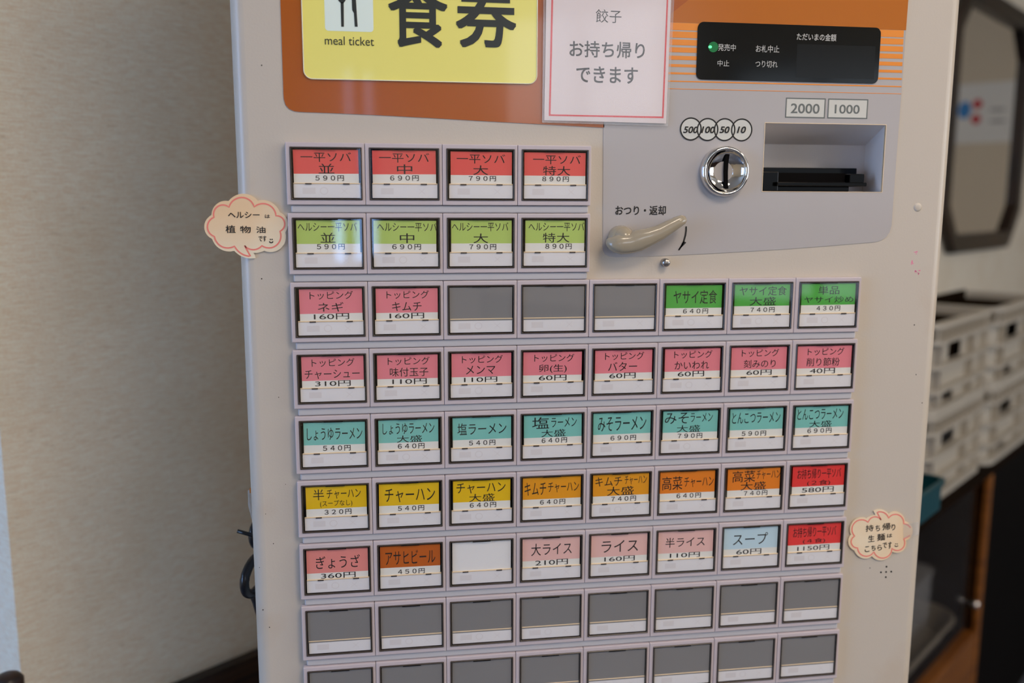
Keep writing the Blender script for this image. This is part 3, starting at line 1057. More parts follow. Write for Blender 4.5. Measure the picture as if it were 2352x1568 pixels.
TOP = 'トッピング'
PR1 = (.335, .735, .545, .655)     # full-width digits
OO = '大盛'
def D2(l1, l2, p, c, b1=(.145, .85, .1, .28), b2=(.39, .61, .315, .5), bp=PR1, sp=.505):
    return (c, sp, [(l1, b1), (l2, b2), (p, bp)])
def T2(l2, p, b2, bp):
    return ('pink', .535, [(TOP, (.21, .83, .095, .255)), (l2, b2), (p, bp)])
WH = ('white', .5, [])
SM = None
HB = (.075, .91, .09, .265)
GRID = [
 [D2('一平ソバ', '並', '５９０円', 'red', bp=(.34, .74, .545, .655)), D2('一平ソバ', '中', '６９０円', 'red', b1=(.14, .855, .1, .28), bp=(.29, .70, .535, .645)),
  D2('一平ソバ', '大', '７９０円', 'red', b1=(.15, .86, .1, .28), bp=(.325, .725, .53, .635)), D2('一平ソバ', '特大', '８９０円', 'red', b1=(.17, .885, .1, .28), b2=(.32, .73, .315, .5), bp=(.31, .71, .53, .635))],
 [D2('ヘルシー一平ソバ', '並', '５９０円', 'leaf', b1=HB, b2=(.39, .6, .29, .48), bp=(.335, .73, .515, .63)), D2('ヘルシー一平ソバ', '中', '６９０円', 'leaf', b1=(.095, .96, .09, .265), b2=(.42, .63, .3, .49), bp=(.31, .725, .52, .635)),
  D2('ヘルシー一平ソバ', '大', '７９０円', 'leaf', b1=HB, b2=(.39, .61, .31, .5), bp=(.33, .73, .53, .645)), D2('ヘルシー一平ソバ', '特大', '８９０円', 'leaf', b1=(.11, .955, .09, .265), b2=(.325, .73, .3, .49), bp=(.365, .765, .525, .64))],
 [T2('ネギ', '160円', (.32, .69, .315, .5), (.26, .765, .545, .67)), T2('キムチ', '160円', (.29, .72, .32, .5), (.25, .757, .55, .67)), SM, SM, SM,
  ('green', .525, [('ヤサイ定食', (.17, .87, .15, .44)), ('６４０円', (.33, .735, .55, .66))]),
  D2('ヤサイ定食', OO, '７４０円', 'green', b1=(.13, .905, .09, .285), b2=(.3, .735, .315, .495), bp=(.32, .72, .545, .655)),
  D2('単品', 'ヤサイ炒め', '４３０円', 'green', b1=(.33, .685, .1, .28), b2=(.1, .93, .32, .46), bp=(.315, .715, .535, .645))],
 [T2('チャーシュー', '310円', (.105, .9, .32, .5), (.25, .765, .55, .67)), T2('味付玉子', '110円', (.24, .81, .31, .49), (.275, .785, .545, .665)), T2('メンマ', '110円', (.27, .715, .305, .485), (.24, .745, .55, .665)),
  T2('卵(生)', '60円', (.285, .715, .31, .49), (.285, .715, .54, .665)), T2('バター', '60円', (.26, .72, .3, .49), (.28, .70, .54, .665)), T2('かいわれ', '60円', (.22, .78, .32, .49), (.275, .705, .54, .665)),
  T2('刻みのり', '60円', (.25, .78, .32, .495), (.3, .72, .55, .67)), T2('削り節粉', '40円', (.2, .76, .31, .49), (.26, .69, .545, .67))],
 [('teal', .51, [('しょうゆラーメン', (.11, .92, .16, .41)), ('５４０円', (.34, .745, .535, .655))]),
  ('teal', .52, [('しょうゆラーメン', (.115, .89, .115, .345)), (OO, (.325, .705, .375, .52)), ('６４０円', (.34, .74, .555, .67))]),
  ('teal', .515, [('塩ラーメン', (.135, .885, .165, .41)), ('５４０円', (.31, .715, .545, .66))]),
  ('teal', .525, [('塩', (.18, .445, .09, .335)), ('ラーメン', (.48, .88, .115, .315)), (OO, (.325, .705, .36, .515)), ('６４０円', (.33, .73, .55, .665))]),
  ('teal', .51, [('みそラーメン', (.115, .89, .135, .44)), ('６９０円', (.32, .73, .55, .665))]),
  ('teal', .515, [('みそ', (.09, .48, .085, .325)), ('ラーメン', (.51, .875, .1, .295)), (OO, (.29, .675, .36, .515)), ('７９０円', (.31, .715, .55, .665))]),
  ('teal', .515, [('とんこつラーメン', (.095, .905, .13, .37)), ('５９０円', (.265, .675, .555, .67))]),
  ('teal', .515, [('とんこつラーメン', (.09, .88, .1, .335)), (OO, (.3, .685, .365, .515)), ('６９０円', (.275, .69, .545, .66))])],
 [('yellow', .51, [('半', (.17, .33, .1, .325)), ('チャーハン', (.37, .875, .115, .31)), ('(スープなし)', (.27, .745, .34, .485)), ('３２０円', (.33, .73, .545, .66))]),
  ('yellow', .51, [('チャーハン', (.13, .89, .15, .445)), ('５４０円', (.325, .725, .535, .65))]),
  ('yellow', .51, [('チャーハン', (.115, .875, .1, .325)), (OO, (.31, .705, .34, .51)), ('６４０円', (.32, .73, .54, .655))]),
  ('amber', .52, [('キムチ', (.07, .41, .15, .43)), ('チャーハン', (.44, .93, .165, .385)), ('６４０円', (.315, .715, .545, .66))]),
  ('amber', .52, [('キムチ', (.09, .52, .1, .3)), ('チャーハン', (.565, .925, .095, .285)), (OO, (.28, .715, .32, .515)), ('７４０円', (.35, .755, .55, .665))]),
  ('orange', .525, [('高菜', (.075, .41, .15, .45)), ('チャーハン', (.44, .93, .18, .405)), ('６４０円', (.32, .725, .545, .66))]),
  ('orange', .525, [('高菜', (.14, .525, .09, .345)), ('チャーハン', (.55, .955, .095, .295)), (OO, (.285, .715, .345, .535)), ('７４０円', (.345, .745, .56, .675))]),
  ('crimson', .51, [('お持ち帰り一平ソバ', (.145, .9, .11, .335)), ('(２食)', (.32, .72, .375, .5)), ('580円', (.235, .79, .54, .67))])],
 [('salmon', .545, [('ぎょうざ', (.18, .84, .18, .455)), ('360円', (.25, .77, .56, .69))]),
  ('brown', .515, [('アサヒビール', (.12, .885, .15, .455)), ('４５０円', (.31, .72, .57, .685))]), WH,
  ('blush', .54, [('大ライス', (.18, .83, .16, .43)), ('210円', (.245, .77, .54, .67))]),
  ('blush', .54, [('ライス', (.21, .81, .18, .445)), ('160円', (.26, .76, .55, .67))]),
  ('blush', .54, [('半ライス', (.16, .82, .19, .41)), ('110円', (.24, .745, .55, .67))]),
  ('sky', .53, [('スープ', (.195, .79, .175, .44)), ('60円', (.26, .69, .55, .68))]),
  ('crimson', .52, [('お持ち帰り一平ソバ', (.125, .875, .11, .345)), ('(４食)', (.3, .69, .385, .5)), ('1150円', (.21, .77, .555, .68))])],
 [SM] * 8, [SM] * 8, [SM] * 8]
cards = {}
def child(name, me, parent, mats_loc=(0, 0, 0)):
    o = bpy.data.objects.new(name, me)
    COL.objects.link(o)
    o.parent = parent
    o.location = mats_loc
    return o
base = mach.matrix_basis.inverted()
for r, row in enumerate(GRID):
    for c, spec in enumerate(row):
        bt = bpy.data.objects.new('ticket_button', ME_BEZEL)
        COL.objects.link(bt)
        bt.parent = mach
        bt.location = Vector((c * S, 0, Z0 - r * PZ)) - Vector(mach.location)
        child('frame', ME_FRAME, bt)
        child('recess_back', ME_BACK, bt)
        child('lamp_strip', ME_STRIP, bt)
        child('lamp_marks', ME_MARK[1 if random.random() < .35 else 0], bt)
        cap = child('clear_cap', ME_CAP, bt)
        cap.rotation_euler = (random.gauss(0, .006), 0, random.gauss(0, .006))
        cap.location = (0, .0001, 0)
        child('strip_lip', ME_LIP, bt)
        if spec is None:
            cd_ = child('label_card', ME_SMOKE, bt)
            continue
        for u in (.245, .775):
            child('lip_clip', ME_CLIP, bt, (U(u), 0, 0))
        colour, sp, lines = spec
        u0 = .042 + random.choice((0, 0, .012, .02)); u1 = .96 - random.choice((0, 0, .01))
        if colour == 'white':
            b = MB(); b.prism([(U(.045), V(.72)), (U(.96), V(.72)), (U(.96), V(.05)), (U(.045), V(.05))], YC, YF - .0009)
            child('label_card', mesh_of(b, 'label_card', M['card_white']), bt)
            continue
        cd_ = child('label_card', card(colour, sp, u0, u1), bt)
        b = MB()
        for s, (a0, a1, v0, v1) in lines:
            pr = s.endswith('円')
            if pr:
                v0, v1 = v0 - .010, v1 - .014
            text(b, s, U(a0), U(a1), V(v1), V(v0), YC - .0001, 0.010 if pr and s[0] in '１２３４５６７８９' else 0.0)
        me = mesh_of(b, 'label_lettering', M['ink'])
        lt = child('label_lettering', me, bt)
        ang = random.gauss(0, .004)
        # card and its print sit a touch askew together
        for o in (cd_, lt):
            o.rotation_euler = (0, ang, 0)

# rails between the rows
for r in range(9):
    n_ = 4 if r < 2 else 8
    z1 = Z0 - r * PZ + B_ - .0002
    z0 = Z0 - (r + 1) * PZ + T_ + .0002
    b = MB()
    b.prism([(L_ + .0025, z0), (R_ + (n_ - 1) * S - .0012, z0), (R_ + (n_ - 1) * S - .0012, z1), (L_ + .0025, z1)], YE + .0022, YF)
    b.build('button_rail', M['rail'], mach, 0.0012, 3)
#%%THINGS
# ------------------------------------------------------------------ notice and cards on the machine
yn = .0036
nt_ = thing('laminated_notice', 'white laminated paper notice with red border about takeaway gyoza', 'notice', (F(1392, 100)[0], yn, F(1392, 286)[1]))
b = MB(); b.prism([F(1250, 276, yn), F(1530, 283.5, yn), F(1549, -180, yn), F(1258, -180, yn)], yn, yn + .0004); b.build('paper', M['notice'], nt_)
b = MB()
ob = [F(1260.5, 266, yn), F(1524, 271.5, yn), F(1541, -160, yn), F(1270, -160, yn)]
ib = [F(1264.5, 262.5, yn), F(1520.5, 267.5, yn), F(1537.5, -156, yn), F(1274, -156, yn)]
b.prism(ob, yn - .0001, yn, [ib]); b.build('border_print', M['redline'], nt_)
b = MB()
ptext(b, '餃子', 1368.5, 1427.5, 22, 52.5, yn - .0001, 0.0)
ptext(b, 'お持ち帰り', 1308, 1481, 95, 133, yn - .0001, 0.012)
ptext(b, 'できます', 1323.5, 1465, 153, 191, yn - .0001, 0.012)
b.build('notice_lettering', M['ink'], nt_)
b = MB(); b.prism([F(1245, 281.5, yn), F(1534, 290, yn), F(1558, -190, yn), F(1250, -190, yn)], yn - .0005, yn + .0008); b.build('laminate_sleeve', M['laminate'], nt_, 0.0002)


def bubble(name, label, org, sc, outer, inner, writing, y, smile, closed_inner, extra=None):
    P = lambda p: F(org[0] + p[0] / sc, org[1] + p[1] / sc, y)
    pts = []
    for seg in outer:
        if len(seg) == 3:
            pts += [P(q) for q in arc3(*seg, n=12)]
        else:
            pts.append(P(seg[0]))
    cx = sum(p[0] for p in pts) / len(pts); cz = sum(p[1] for p in pts) / len(pts)
    t = thing(name, label, 'card', (cx, y, min(p[1] for p in pts)))
    b = MB(); b.prism(pts, y, y + .0008); b.build('card_stock', M['card'], t)
    b = MB()
    for line, cl in zip(inner, closed_inner):
        ip = []
        for seg in line:
            if len(seg) == 3:
                ip += [P(q) for q in arc3(*seg, n=12)]
            else:
                ip.append(P(seg[0]))
        b.stroke(ip, .0010, y - .0001, y, cl)
    b.build('outline_print', M['cardline'], t)
    b = MB()
    for s, x0, x1, y0, y1, rot in writing:
        ptext(b, s, org[0] + x0 / sc, org[0] + x1 / sc, org[1] + y0 / sc, org[1] + y1 / sc, y - .0002, 0.012, 0.0, rot)
    sx0, sx1, sy0, sy1 = smile
    for fx in (.25, .75):
        b.stroke([P((sx0 + (sx1 - sx0) * fx, sy0)), P((sx0 + (sx1 - sx0) * fx + 2, sy0 + (sy1 - sy0) * .3))], .0007, y - .0002, y)
    b.stroke([P(q) for q in arc3((sx0, sy0 + (sy1 - sy0) * .65), ((sx0 + sx1) / 2, sy1), (sx1, sy0 + (sy1 - sy0) * .65), 8)] + [P((sx1, sy0 + (sy1 - sy0) * .65))], .0007, y - .0002, y)
    b.build('handwriting', M['pen'], t)
    return t, P


O1 = [((565, 275), (840, 128), (1150, 265)), ((1150, 265), (1440, 310), (1590, 500)), ((1590, 500), (1748, 690), (1700, 900)),
      ((1700, 900), (1640, 1190), (1280, 1268)), ((1280, 1268), (1170, 1305), (1065, 1310)), ((1065, 1310), (1090, 1365), (1105, 1415)),
      ((1105, 1415), (880, 1400), (680, 1270)), ((680, 1270), (420, 1245), (235, 1030)), ((235, 1030), (82, 830), (225, 555)), ((225, 555), (340, 325), (565, 275))]
I1 = [((575, 397), (830, 203), (1080, 392)), ((1080, 392), (1340, 340), (1515, 570)), ((1515, 570), (1690, 720), (1595, 880)), ((1595, 880), (1540, 1145), (1232, 1168)),
      ((1232, 1168), (1070, 1248), (885, 1165)), ((885, 1165),), ((1005, 1380), (830, 1330), (685, 1178)), ((685, 1178), (430, 1185), (283, 985)), ((283, 985), (143, 790), (275, 600)), ((275, 600), (370, 372), (575, 397))]
y1 = YF - .0012
bubble('speech_bubble_card', 'cream speech-bubble card with coral outline, overhanging the machine\'s left edge', (460, 430), 8.7095, O1, [I1],
       [('ヘルシー', 555, 1185, 490, 615, .0), ('は', 1292, 1392, 545, 615, 0), ('植', 505, 705, 758, 915, 0), ('物', 795, 1012, 772, 915, 0), ('油', 1118, 1305, 785, 915, 0), ('です', 1165, 1325, 968, 1082, 0)],
       y1, (1385, 1455, 1030, 1108), [True])
O2 = [((635, 195), (780, 162), (920, 250)), ((920, 250), (1110, 215), (1222, 385)), ((1222, 385), (1372, 545), (1245, 750)), ((1245, 750), (1195, 935), (985, 962)),
      ((985, 962), (830, 1118), (600, 1050)), ((600, 1050), (420, 1085), (272, 940)), ((272, 940), (152, 790), (205, 640)), ((205, 640), (245, 390), (500, 332)), ((500, 332), (580, 288), (672, 265)), ((672, 265),)]
I2a = [((1320, 650), (1260, 690), (1200, 718)), ((1200, 718), (1180, 895), (975, 895)), ((975, 895), (815, 1082), (635, 960)), ((635, 960), (440, 1040), (328, 890)), ((328, 890), (208, 800), (272, 668)),
       ((272, 668), (290, 395), (528, 405)), ((528, 405), (640, 302), (775, 362)), ((775, 362),), ((695, 215), (810, 215), (915, 325)), ((915, 325), (1090, 260), (1200, 430)), ((1200, 430), (1275, 455), (1330, 508)), ((1330, 508),)]
t2, P2 = bubble('speech_bubble_card', 'cream speech-bubble card with coral outline, beside the speaker holes', (1930, 1150), 8.2526, O2, [I2a],
       [('持', 482, 632, 455, 578, .06), ('ち', 668, 752, 458, 572, .06), ('帰', 800, 952, 420, 552, .06), ('り', 972, 1042, 440, 555, .06), ('生', 530, 648, 650, 778, .06), ('麺', 700, 848, 618, 752, .06), ('は', 888, 985, 620, 692, .06),
        ('こ', 465, 552, 860, 968, .06), ('ち', 590, 668, 842, 942, .06), ('ら', 704, 788, 832, 936, .06), ('で', 805, 885, 790, 892, .06), ('す', 908, 974, 775, 905, .06)],
       y1, (1030, 1092, 805, 862), [False])
b = MB(); b.prism([P2(q) for q in ((1195, 440), (1480, 395), (1480, 640), (1195, 705))], y1 - .0003, y1 - .00015); b.build('clear_tape', M['laminate'], t2)

# ------------------------------------------------------------------ scissors and clear hook on the machine's left side
ys = 0.050
SX = lambda px, py: F(px, py, ys)
X0 = XL
hk = thing('adhesive_hook', 'clear plastic adhesive hook stuck to the machine\'s left side above the scissors', 'hook', (X0, ys, SX(568, 1215)[1]))
b = MB()
za = SX(568, 1085)[1]; zb = SX(568, 1128)[1]; zc = SX(572, 1212)[1]
b.box(X0 - .0012, X0 - .0001, ys - .008, ys + .008, zb, za)
b.build('base_plate', M['clearplastic'], hk, .0004)
b = MB(); b.tube([(X0 - .0015, ys, zb + .004), (X0 - .006, ys, zb), (X0 - .0055, ys, zb - .010), (X0 - .003, ys, zc + .004), (X0 - .0012, ys, zc)], [.0012, .0016, .0022, .0020, .0012], 10)
b.build('hook_arm', M['clearplastic'], hk)
b = MB(); b.box(X0 - .0052, X0 - .0013, ys - .0075, ys - .003, zb + .0008, zb + .0042); b.build('glue_dab', M['orange_bit'], hk, .0005)

zt_ = SX(560, 1215)[1]; z1_ = SX(556, 1277)[1]; z2_ = SX(556, 1375)[1]; z3_ = SX(580, 1437)[1]
sc_ = thing('scissors', 'black-handled scissors hanging on the machine\'s left side', 'scissors', (X0 - .006, ys, z3_ - .10))
def loop(name, cy, cz, rz, ry, xoff, th, lean):
    b = MB()
    pts = []
    for i in range(28):
        a = 2 * PI * i / 28
        pts.append((X0 - xoff - math.cos(a) * ry * .40 + lean * math.sin(a), cy - math.cos(a) * ry, cz + math.sin(a) * rz))
    b.tube(pts, th, 10, closed=True)
    return b
lp = loop('a', ys + .004, (z1_ + z2_) / 2, (z1_ - z2_) / 2 - .0034, .015, .0052, .0036, .001)
cx_ = X0 - .0055
lp.tube([(cx_ - .0015, ys + .002, z2_ + .005), (cx_ + .0005, ys + .005, z2_ - .005), (cx_ + .0022, ys + .008, z3_ + .003), (cx_ + .0028, ys + .009, z3_ - .004)], [.0040, .0036, .0028, .0020], 10)
lp.build('handle', M['scissors'], sc_)
lp = loop('b', ys + .026, zt_ - .012, .0105, .012, .0026, .0034, .0)
lp.tube([(X0 - .0034, ys + .022, zt_ - .021), (X0 - .0030, ys + .016, z2_), (X0 - .0022, ys + .011, z3_ - .004)], [.0026, .0026, .0016], 10)
lp.build('handle', M['scissors'], sc_)
b = MB(); p0 = SX(545, 1219); b.tube([(p0[0], ys, p0[1]), (X0 - .0006, ys, SX(575, 1234)[1])], .0015, 10)
pg = b.build('hanging_peg', M['scissors'], sc_)
for k, dx in enumerate((.0012, .0026)):
    b = MB(); zt3 = z3_ + .001
    b.add([(X0 - dx, ys + .006, zt3), (X0 - dx, ys + .015, zt3), (X0 - dx, ys + .012 - k * .003, zt3 - .085), (X0 - dx - .001, ys + .006, zt3), (X0 - dx - .001, ys + .015, zt3), (X0 - dx - .001, ys + .012 - k * .003, zt3 - .085)],
          [(0, 1, 2), (3, 5, 4), (0, 3, 4, 1), (1, 4, 5, 2), (2, 5, 3, 0)])
    b.build('blade', M['blade'], sc_)

# ------------------------------------------------------------------ mirror on the back wall
mir = thing('wall_mirror', 'octagonal mirror in a dark wooden frame on the back wall', 'mirror', RP(3.18, 0, Z0 - .19))
a0, a1, zb_, zt_ = 2.70, 3.64, Z0 - .195, Z0 + .66
ch = .135
def octo(i):
    x0, x1, y0, y1 = a0 + i, a1 - i, zb_ + i, zt_ - i
    c = ch - i * .586
    return [(x0 + c, y0), (x1 - c, y0), (x1, y0 + c), (x1, y1 - c), (x1 - c, y1), (x0 + c, y1), (x0, y1 - c), (x0, y0 + c)]
b = MB(); b.prism(octo(0), .035, .001, [octo(.062)], TR); b.build('frame', M['wood_mirror'], mir, .008)
b = MB(); b.prism(octo(.05), .012, .002, (), TR); b.build('mirror_glass', M['mirror'], mir)

# poster on the right wall, seen in the mirror
def mirror_hit(px, py):
    r = ray(px, py); bc = (CAM - PC).dot(N)
    t = (0.012 - bc) / r.dot(N)
    p = CAM + r * t
    r2 = r - N * (2 * r.dot(N))
    a = (p - PC).dot(W)
    t2 = (RA - a) / r2.dot(W)
    q = p + r2 * t2
    return (q - PC).dot(N), q.z
TRR = lambda v: RP(RA - .001 - v.y, v.x, v.z)
bl, zA = mirror_hit(2200, 195); br, zB = mirror_hit(2326, 325)
pa = thing('wall_poster', 'pale poster with red and blue shapes on the right wall, seen only in the mirror', 'poster', RP(RA, (bl + br) / 2, zB))
b = MB(); b.box(min(bl, br) - .4, max(bl, br) + .02, 0, .003, zB, zA, TRR); b.build('sheet', M['poster'], pa)
def pdisc(px, py, rpx, mname, ex=1.0):
    c = mirror_hit(px, py); e = mirror_hit(px, py + rpx)
    r_ = abs(e[1] - c[1])
    ee = mirror_hit(px + rpx * ex, py)
    rx_ = abs(ee[0] - c[0])
    b = MB()
    b.prism([(c[0] + rx_ * math.cos(2 * PI * i / 24), c[1] + r_ * math.sin(2 * PI * i / 24)) for i in range(24)], .005, .003, (), TRR)
    return b
pdisc(2246, 239, 11, 'r').build('red_print', M['poster_red'], pa)
pdisc(2242, 274, 11, 'r').build('red_print', M['poster_red'], pa)
pdisc(2216, 253, 20, 'b', .75).build('blue_print', M['poster_blue'], pa)
for py in (252, 278):
    pdisc(2292, py, 4, 'g', 5.0).build('grey_print', M['poster_grey'], pa)

# ------------------------------------------------------------------ cabinet, crates, basket, tray
BF = .42                          # front of the cabinet
ZC = FW(2252, 1078, .40)[1]       # cabinet top
ZR = FW(2253, 1440, BF)[1]        # bottom rail's top
cab = thing('display_cabinet', 'orange wood cabinet with a dark glazed bay and a shade-black panel under the crates', 'cabinet', RP(1.9, .21, 0))
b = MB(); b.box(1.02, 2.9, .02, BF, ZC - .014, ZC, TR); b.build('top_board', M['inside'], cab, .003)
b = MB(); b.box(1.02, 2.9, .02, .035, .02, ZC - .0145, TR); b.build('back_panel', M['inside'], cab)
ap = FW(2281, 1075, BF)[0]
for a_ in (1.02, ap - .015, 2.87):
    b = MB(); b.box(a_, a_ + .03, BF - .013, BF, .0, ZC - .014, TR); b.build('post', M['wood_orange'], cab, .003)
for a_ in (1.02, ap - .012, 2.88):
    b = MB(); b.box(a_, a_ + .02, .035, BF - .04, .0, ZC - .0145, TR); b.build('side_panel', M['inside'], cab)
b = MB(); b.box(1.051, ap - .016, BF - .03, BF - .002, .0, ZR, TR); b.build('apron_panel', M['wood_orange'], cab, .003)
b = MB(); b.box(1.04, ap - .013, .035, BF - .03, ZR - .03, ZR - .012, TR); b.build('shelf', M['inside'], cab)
b = MB(); b.box(1.051, ap - .016, BF - .018, BF - .014, ZR, ZC - .0145, TR); b.build('glass_pane', M['glass'], cab)
b = MB(); b.box(ap + .016, 2.869, BF - .012, BF - .006, .0, ZC - .0145, TR); b.build('bay_shade_panel', M['dark'], cab)  # black sheet painted in for the shade of the open right bay
kx, kz = FW(2245, 1387, BF)
b = MB()
b.tube([RP(kx - .004, BF - .0139, kz), RP(kx - .004, BF + .004, kz)], [.005, .009], 14); b.build('knob', M['chrome'], cab)

def crate(label, ax0, ax1, bz0, bz1, z0, h, dz=0, group='white crates on the cabinet'):
    t = thing('plastic_crate', label, 'crate', RP((ax0 + ax1) / 2, (bz0 + bz1) / 2, z0), group)
    def loop_pts(off, n=7, r=.045):
        return rr(ax0 + off, ax1 - off, bz0 + off, bz1 - off, r - off, n)
    base = loop_pts(.018)
    # resample walls into short panels
    per = []
    k = len(base)
    for i in range(k):
        p, q = Vector(base[i]), Vector(base[(i + 1) % k])
        d = (q - p).length
        m_ = max(1, int(d / .018))
        for j in range(m_):
            per.append(p.lerp(q, j / m_))
    n = len(per)
    lv = [0.004, .045, .095, .145, h - .006]
    cen = Vector(((ax0 + ax1) / 2, (bz0 + bz1) / 2))
    def is_open(l, rel):
        return (l == 2 and .34 < rel < .58) or (l == 0 and .28 < rel < .50) or (l == 1 and .68 < rel < .76)
    b = MB()
    for i in range(n):
        p, q = per[i], per[(i + 1) % n]
        mid = (p + q) / 2
        dirn = (q - p).normalized()
        straight_x = abs(dirn.x) > .98
        for l in range(4):
            rel = (mid.x - ax0) / (ax1 - ax0) if straight_x else (mid.y - bz0) / (bz1 - bz0)
            if is_open(l, rel):
                continue
            za_, zb2 = z0 + lv[l] + 0, z0 + lv[l + 1]
            inn = [(cen - mid).normalized() * .003]
            pi, qi = p + inn[0], q + inn[0]
            vs = [RP(p.x, p.y, za_), RP(q.x, q.y, za_), RP(q.x, q.y, zb2), RP(p.x, p.y, zb2), RP(pi.x, pi.y, za_), RP(qi.x, qi.y, za_), RP(qi.x, qi.y, zb2), RP(pi.x, pi.y, zb2)]
            b.add(vs, [(0, 1, 2, 3), (7, 6, 5, 4), (0, 4, 5, 1), (3, 2, 6, 7), (0, 3, 7, 4), (1, 5, 6, 2)])
    b.box(ax0 + .03, ax1 - .03, bz0 + .03, bz1 - .03, z0 + .003, z0 + .008, TR)
    b.build('wall_panel', M['crate'], t)
    b = MB()
    outer = loop_pts(0)
    inner = loop_pts(.021)
    for (za_, zb2) in ((z0, z0 + .014), (z0 + .043, z0 + .050), (z0 + .092, z0 + .099), (z0 + .142, z0 + .149), (z0 + h - .009, z0 + h)):
        b.prism(outer, za_, zb2, [inner], lambda v: RP(v.x, v.z, v.y))
    b.build('flange', M['crate'], t)
    b = MB()
    for i in range(0, n, 2):
        p = per[i]
        out = (p - cen).normalized()
        dirn = (per[(i + 1) % n] - per[i - 1]).normalized()
        nrm = Vector((dirn.y, -dirn.x))
        if nrm.dot(out) < 0:
            nrm = -nrm
        lo = .149 if (i // 2) % 3 else .014
        rl = (p.x - ax0) / (ax1 - ax0) if abs(dirn.x) > .9 else (p.y - bz0) / (bz1 - bz0)
        if .27 < rl < .59:
            lo = .149
        for (za_, zb2) in ((z0 + lo, z0 + h - .009),):
            c1 = p + nrm * .016
            e = dirn * .002
            vs = [RP(*(p - e), za_), RP(*(p + e), za_), RP(*(c1 + e), za_), RP(*(c1 - e), za_), RP(*(p - e), zb2), RP(*(p + e), zb2), RP(*(c1 + e), zb2), RP(*(c1 - e), zb2)]
            b.add(vs, [(0, 1, 2, 3), (7, 6, 5, 4), (0, 4, 5, 1), (1, 5, 6, 2), (2, 6, 7, 3), (3, 7, 4, 0)])
    b.build('rib', M['crate'], t)
    return t


zrim = FW(2278, 712, .40)[1]
CH = (zrim - ZC) / 2 - .001
aR = FW(2272, 900, .40)[0]
crate('white plastic crate behind the machine, bottom of the left stack', aR - .40, aR - .003, .20, .40, ZC + .001, CH)
crate('white plastic crate behind the machine, top of the left stack', aR - .40, aR - .003, .20, .40, ZC + CH + .002, CH)
crate('white plastic crate at the right edge, bottom of the right stack', aR + .003, aR + .42, .20, .41, ZC + .001, CH)
crate('white plastic crate at the right edge, top of the right stack', aR + .003, aR + .42, .20, .41, ZC + CH + .002, CH)
# dark brown cartons inside the top crates
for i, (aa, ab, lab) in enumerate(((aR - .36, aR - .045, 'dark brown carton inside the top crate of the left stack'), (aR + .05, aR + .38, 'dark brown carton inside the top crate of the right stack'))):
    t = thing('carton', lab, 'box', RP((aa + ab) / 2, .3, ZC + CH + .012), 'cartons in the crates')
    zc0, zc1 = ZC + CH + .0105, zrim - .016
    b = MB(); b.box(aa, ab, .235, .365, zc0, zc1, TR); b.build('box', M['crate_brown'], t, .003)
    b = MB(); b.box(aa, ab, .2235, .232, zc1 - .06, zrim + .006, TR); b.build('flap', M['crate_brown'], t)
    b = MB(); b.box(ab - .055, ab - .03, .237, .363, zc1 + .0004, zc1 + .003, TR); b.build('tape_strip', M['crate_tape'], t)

# teal basket on a dark stand
bf = .545
zt1 = FW(2168, 1100, bf)[1]; zt0 = FW(2168, 1162, bf)[1]
at = FW(2168, 1130, bf)[0]
bk = thing('plastic_basket', 'teal plastic basket peeking out behind the machine below the crates', 'basket', RP(at - .15, bf - .06, zt0))
b = MB()
VV = lambda v: RP(v.x, v.z, v.y)
ob_ = rr(at - .25, at, bf - .115, bf, .016); ib_ = rr(at - .247, at - .003, bf - .112, bf - .003, .013)
b.prism(ob_, zt0, zt1, [ib_], VV)
b.prism(ib_, zt0, zt0 + .003, (), VV); b.build('basin', M['basket'], bk)
b = MB(); b.prism(rr(at - .254, at + .004, bf - .119, bf + .004, .02), zt1 - .006, zt1 + .001, [ib_], VV); b.build('rim', M['basket'], bk, .0015)
st = thing('stool', 'dark wooden stand under the teal basket, hidden behind the machine', 'stool', RP(at - .19, bf - .06, 0))
b = MB(); b.box(at - .24, at - .09, bf - .11, bf - .01, zt0 - .025, zt0 - .0005, TR); b.build('seat', M['wood_dark'], st, .003)
for aa in (at - .235, at - .12):
    for bb in (bf - .105, bf - .04):
        b = MB(); b.box(aa, aa + .025, bb, bb + .025, 0, zt0 - .0255, TR); b.build('leg', M['wood_dark'], st)

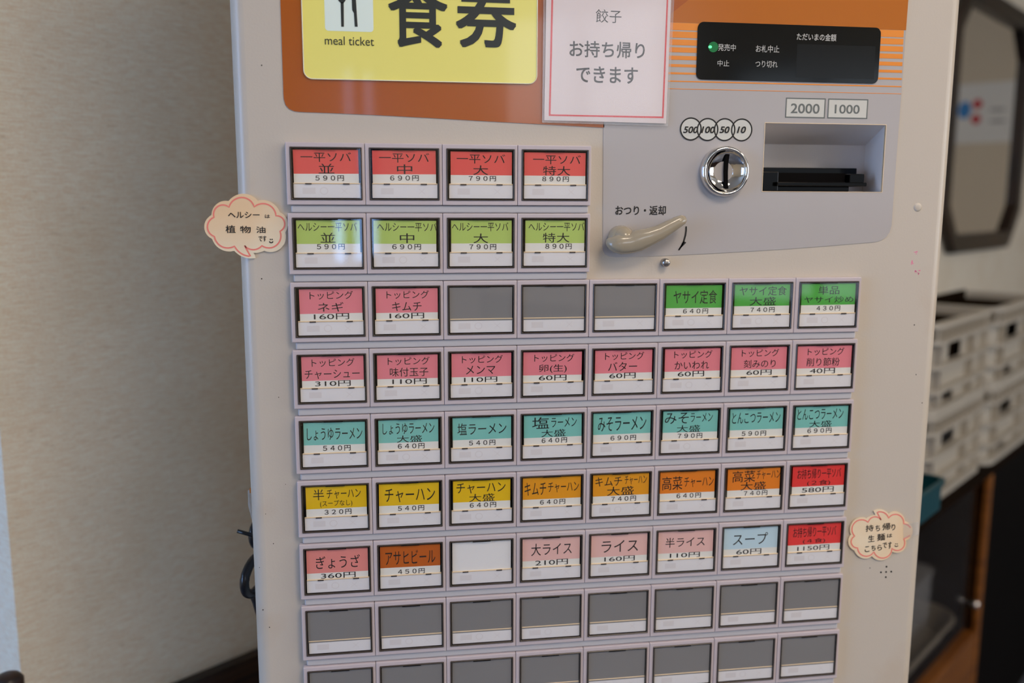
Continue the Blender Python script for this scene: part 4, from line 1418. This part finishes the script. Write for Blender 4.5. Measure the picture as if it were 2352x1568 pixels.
# tray and cloudy tub on the cabinet's shelf
def onshelf(px, py, z):
    r = ray(px, py); t = (z - CAM.z) / r.z; p = CAM + r * t
    return (p - PC).dot(W), (p - PC).dot(N)
zs = ZR - .0115
tr = thing('plastic_tray', 'pale round-cornered tray lying on the cabinet shelf behind the glass', 'tray', RP(1.7, .2, zs))
bx_ = BF - .036
ax_ = min(FW(2187, 1478, bx_ - .02)[0], ap - .024)
b = MB()
to = rr(ax_ - .42, ax_, .06, bx_, .07, 8); ti = rr(ax_ - .414, ax_ - .006, .066, bx_ - .006, .064, 8); tb = rr(ax_ - .40, ax_ - .02, .08, bx_ - .02, .055, 8)
vs = [RP(p[0], p[1], zs + .05) for p in to] + [RP(p[0], p[1], zs) for p in tb] + [RP(p[0], p[1], zs + .05) for p in ti] + [RP(p[0], p[1], zs + .004) for p in tb]
n = len(to); fs = []
for i in range(n):
    j = (i + 1) % n
    fs += [(i, j, n + j, n + i), (i, 2 * n + i, 2 * n + j, j), (2 * n + i, 3 * n + i, 3 * n + j, 2 * n + j)]
fs += [tuple(range(n, 2 * n)), tuple(range(3 * n, 4 * n))]
b.add(vs, fs, False); b.build('tray_body', M['tray'], tr)
b = MB(); b.tube([RP(p[0], p[1], zs + .05) for p in to], .005, 8, closed=True); b.build('tray_rim', M['tray'], tr)
tu = thing('plastic_tub', 'cloudy clear tub standing inside the pale tray in the cabinet', 'tub', RP(ax_ - .12, .2, zs))
b = MB(); au = ax_ - .035; zt9 = zs + .15
VV = lambda v: RP(v.x, v.z, v.y)
b.prism(rr(au - .20, au, .20, .33, .02), zs + .0045, zt9, [rr(au - .197, au - .003, .203, .327, .018)], VV); b.build('tub_wall', M['tubplastic'], tu)
b = MB(); b.prism(rr(au - .204, au + .004, .196, .334, .022), zt9, zt9 + .008, (), VV); b.build('lid', M['tubplastic'], tu, .002)

# dark rounded post top at the lower left corner
zp = (CAM + ray(18, 1546) * .80)
pp = thing('wooden_post', 'dark rounded wooden post top at the lower left corner by the pillar', 'post', (zp.x, zp.y, 0))
b = MB(); b.tube([(zp.x, zp.y, 0), (zp.x, zp.y, zp.z - .012)], .011, 20); b.build('shaft', M['wood_dark'], pp)
b = MB(); b.tube([(zp.x, zp.y, zp.z - .0125), (zp.x, zp.y, zp.z - .006), (zp.x, zp.y, zp.z - .002), (zp.x, zp.y, zp.z)], [.0125, .0125, .0095, .004], 20); b.build('cap', M['wood_dark'], pp)
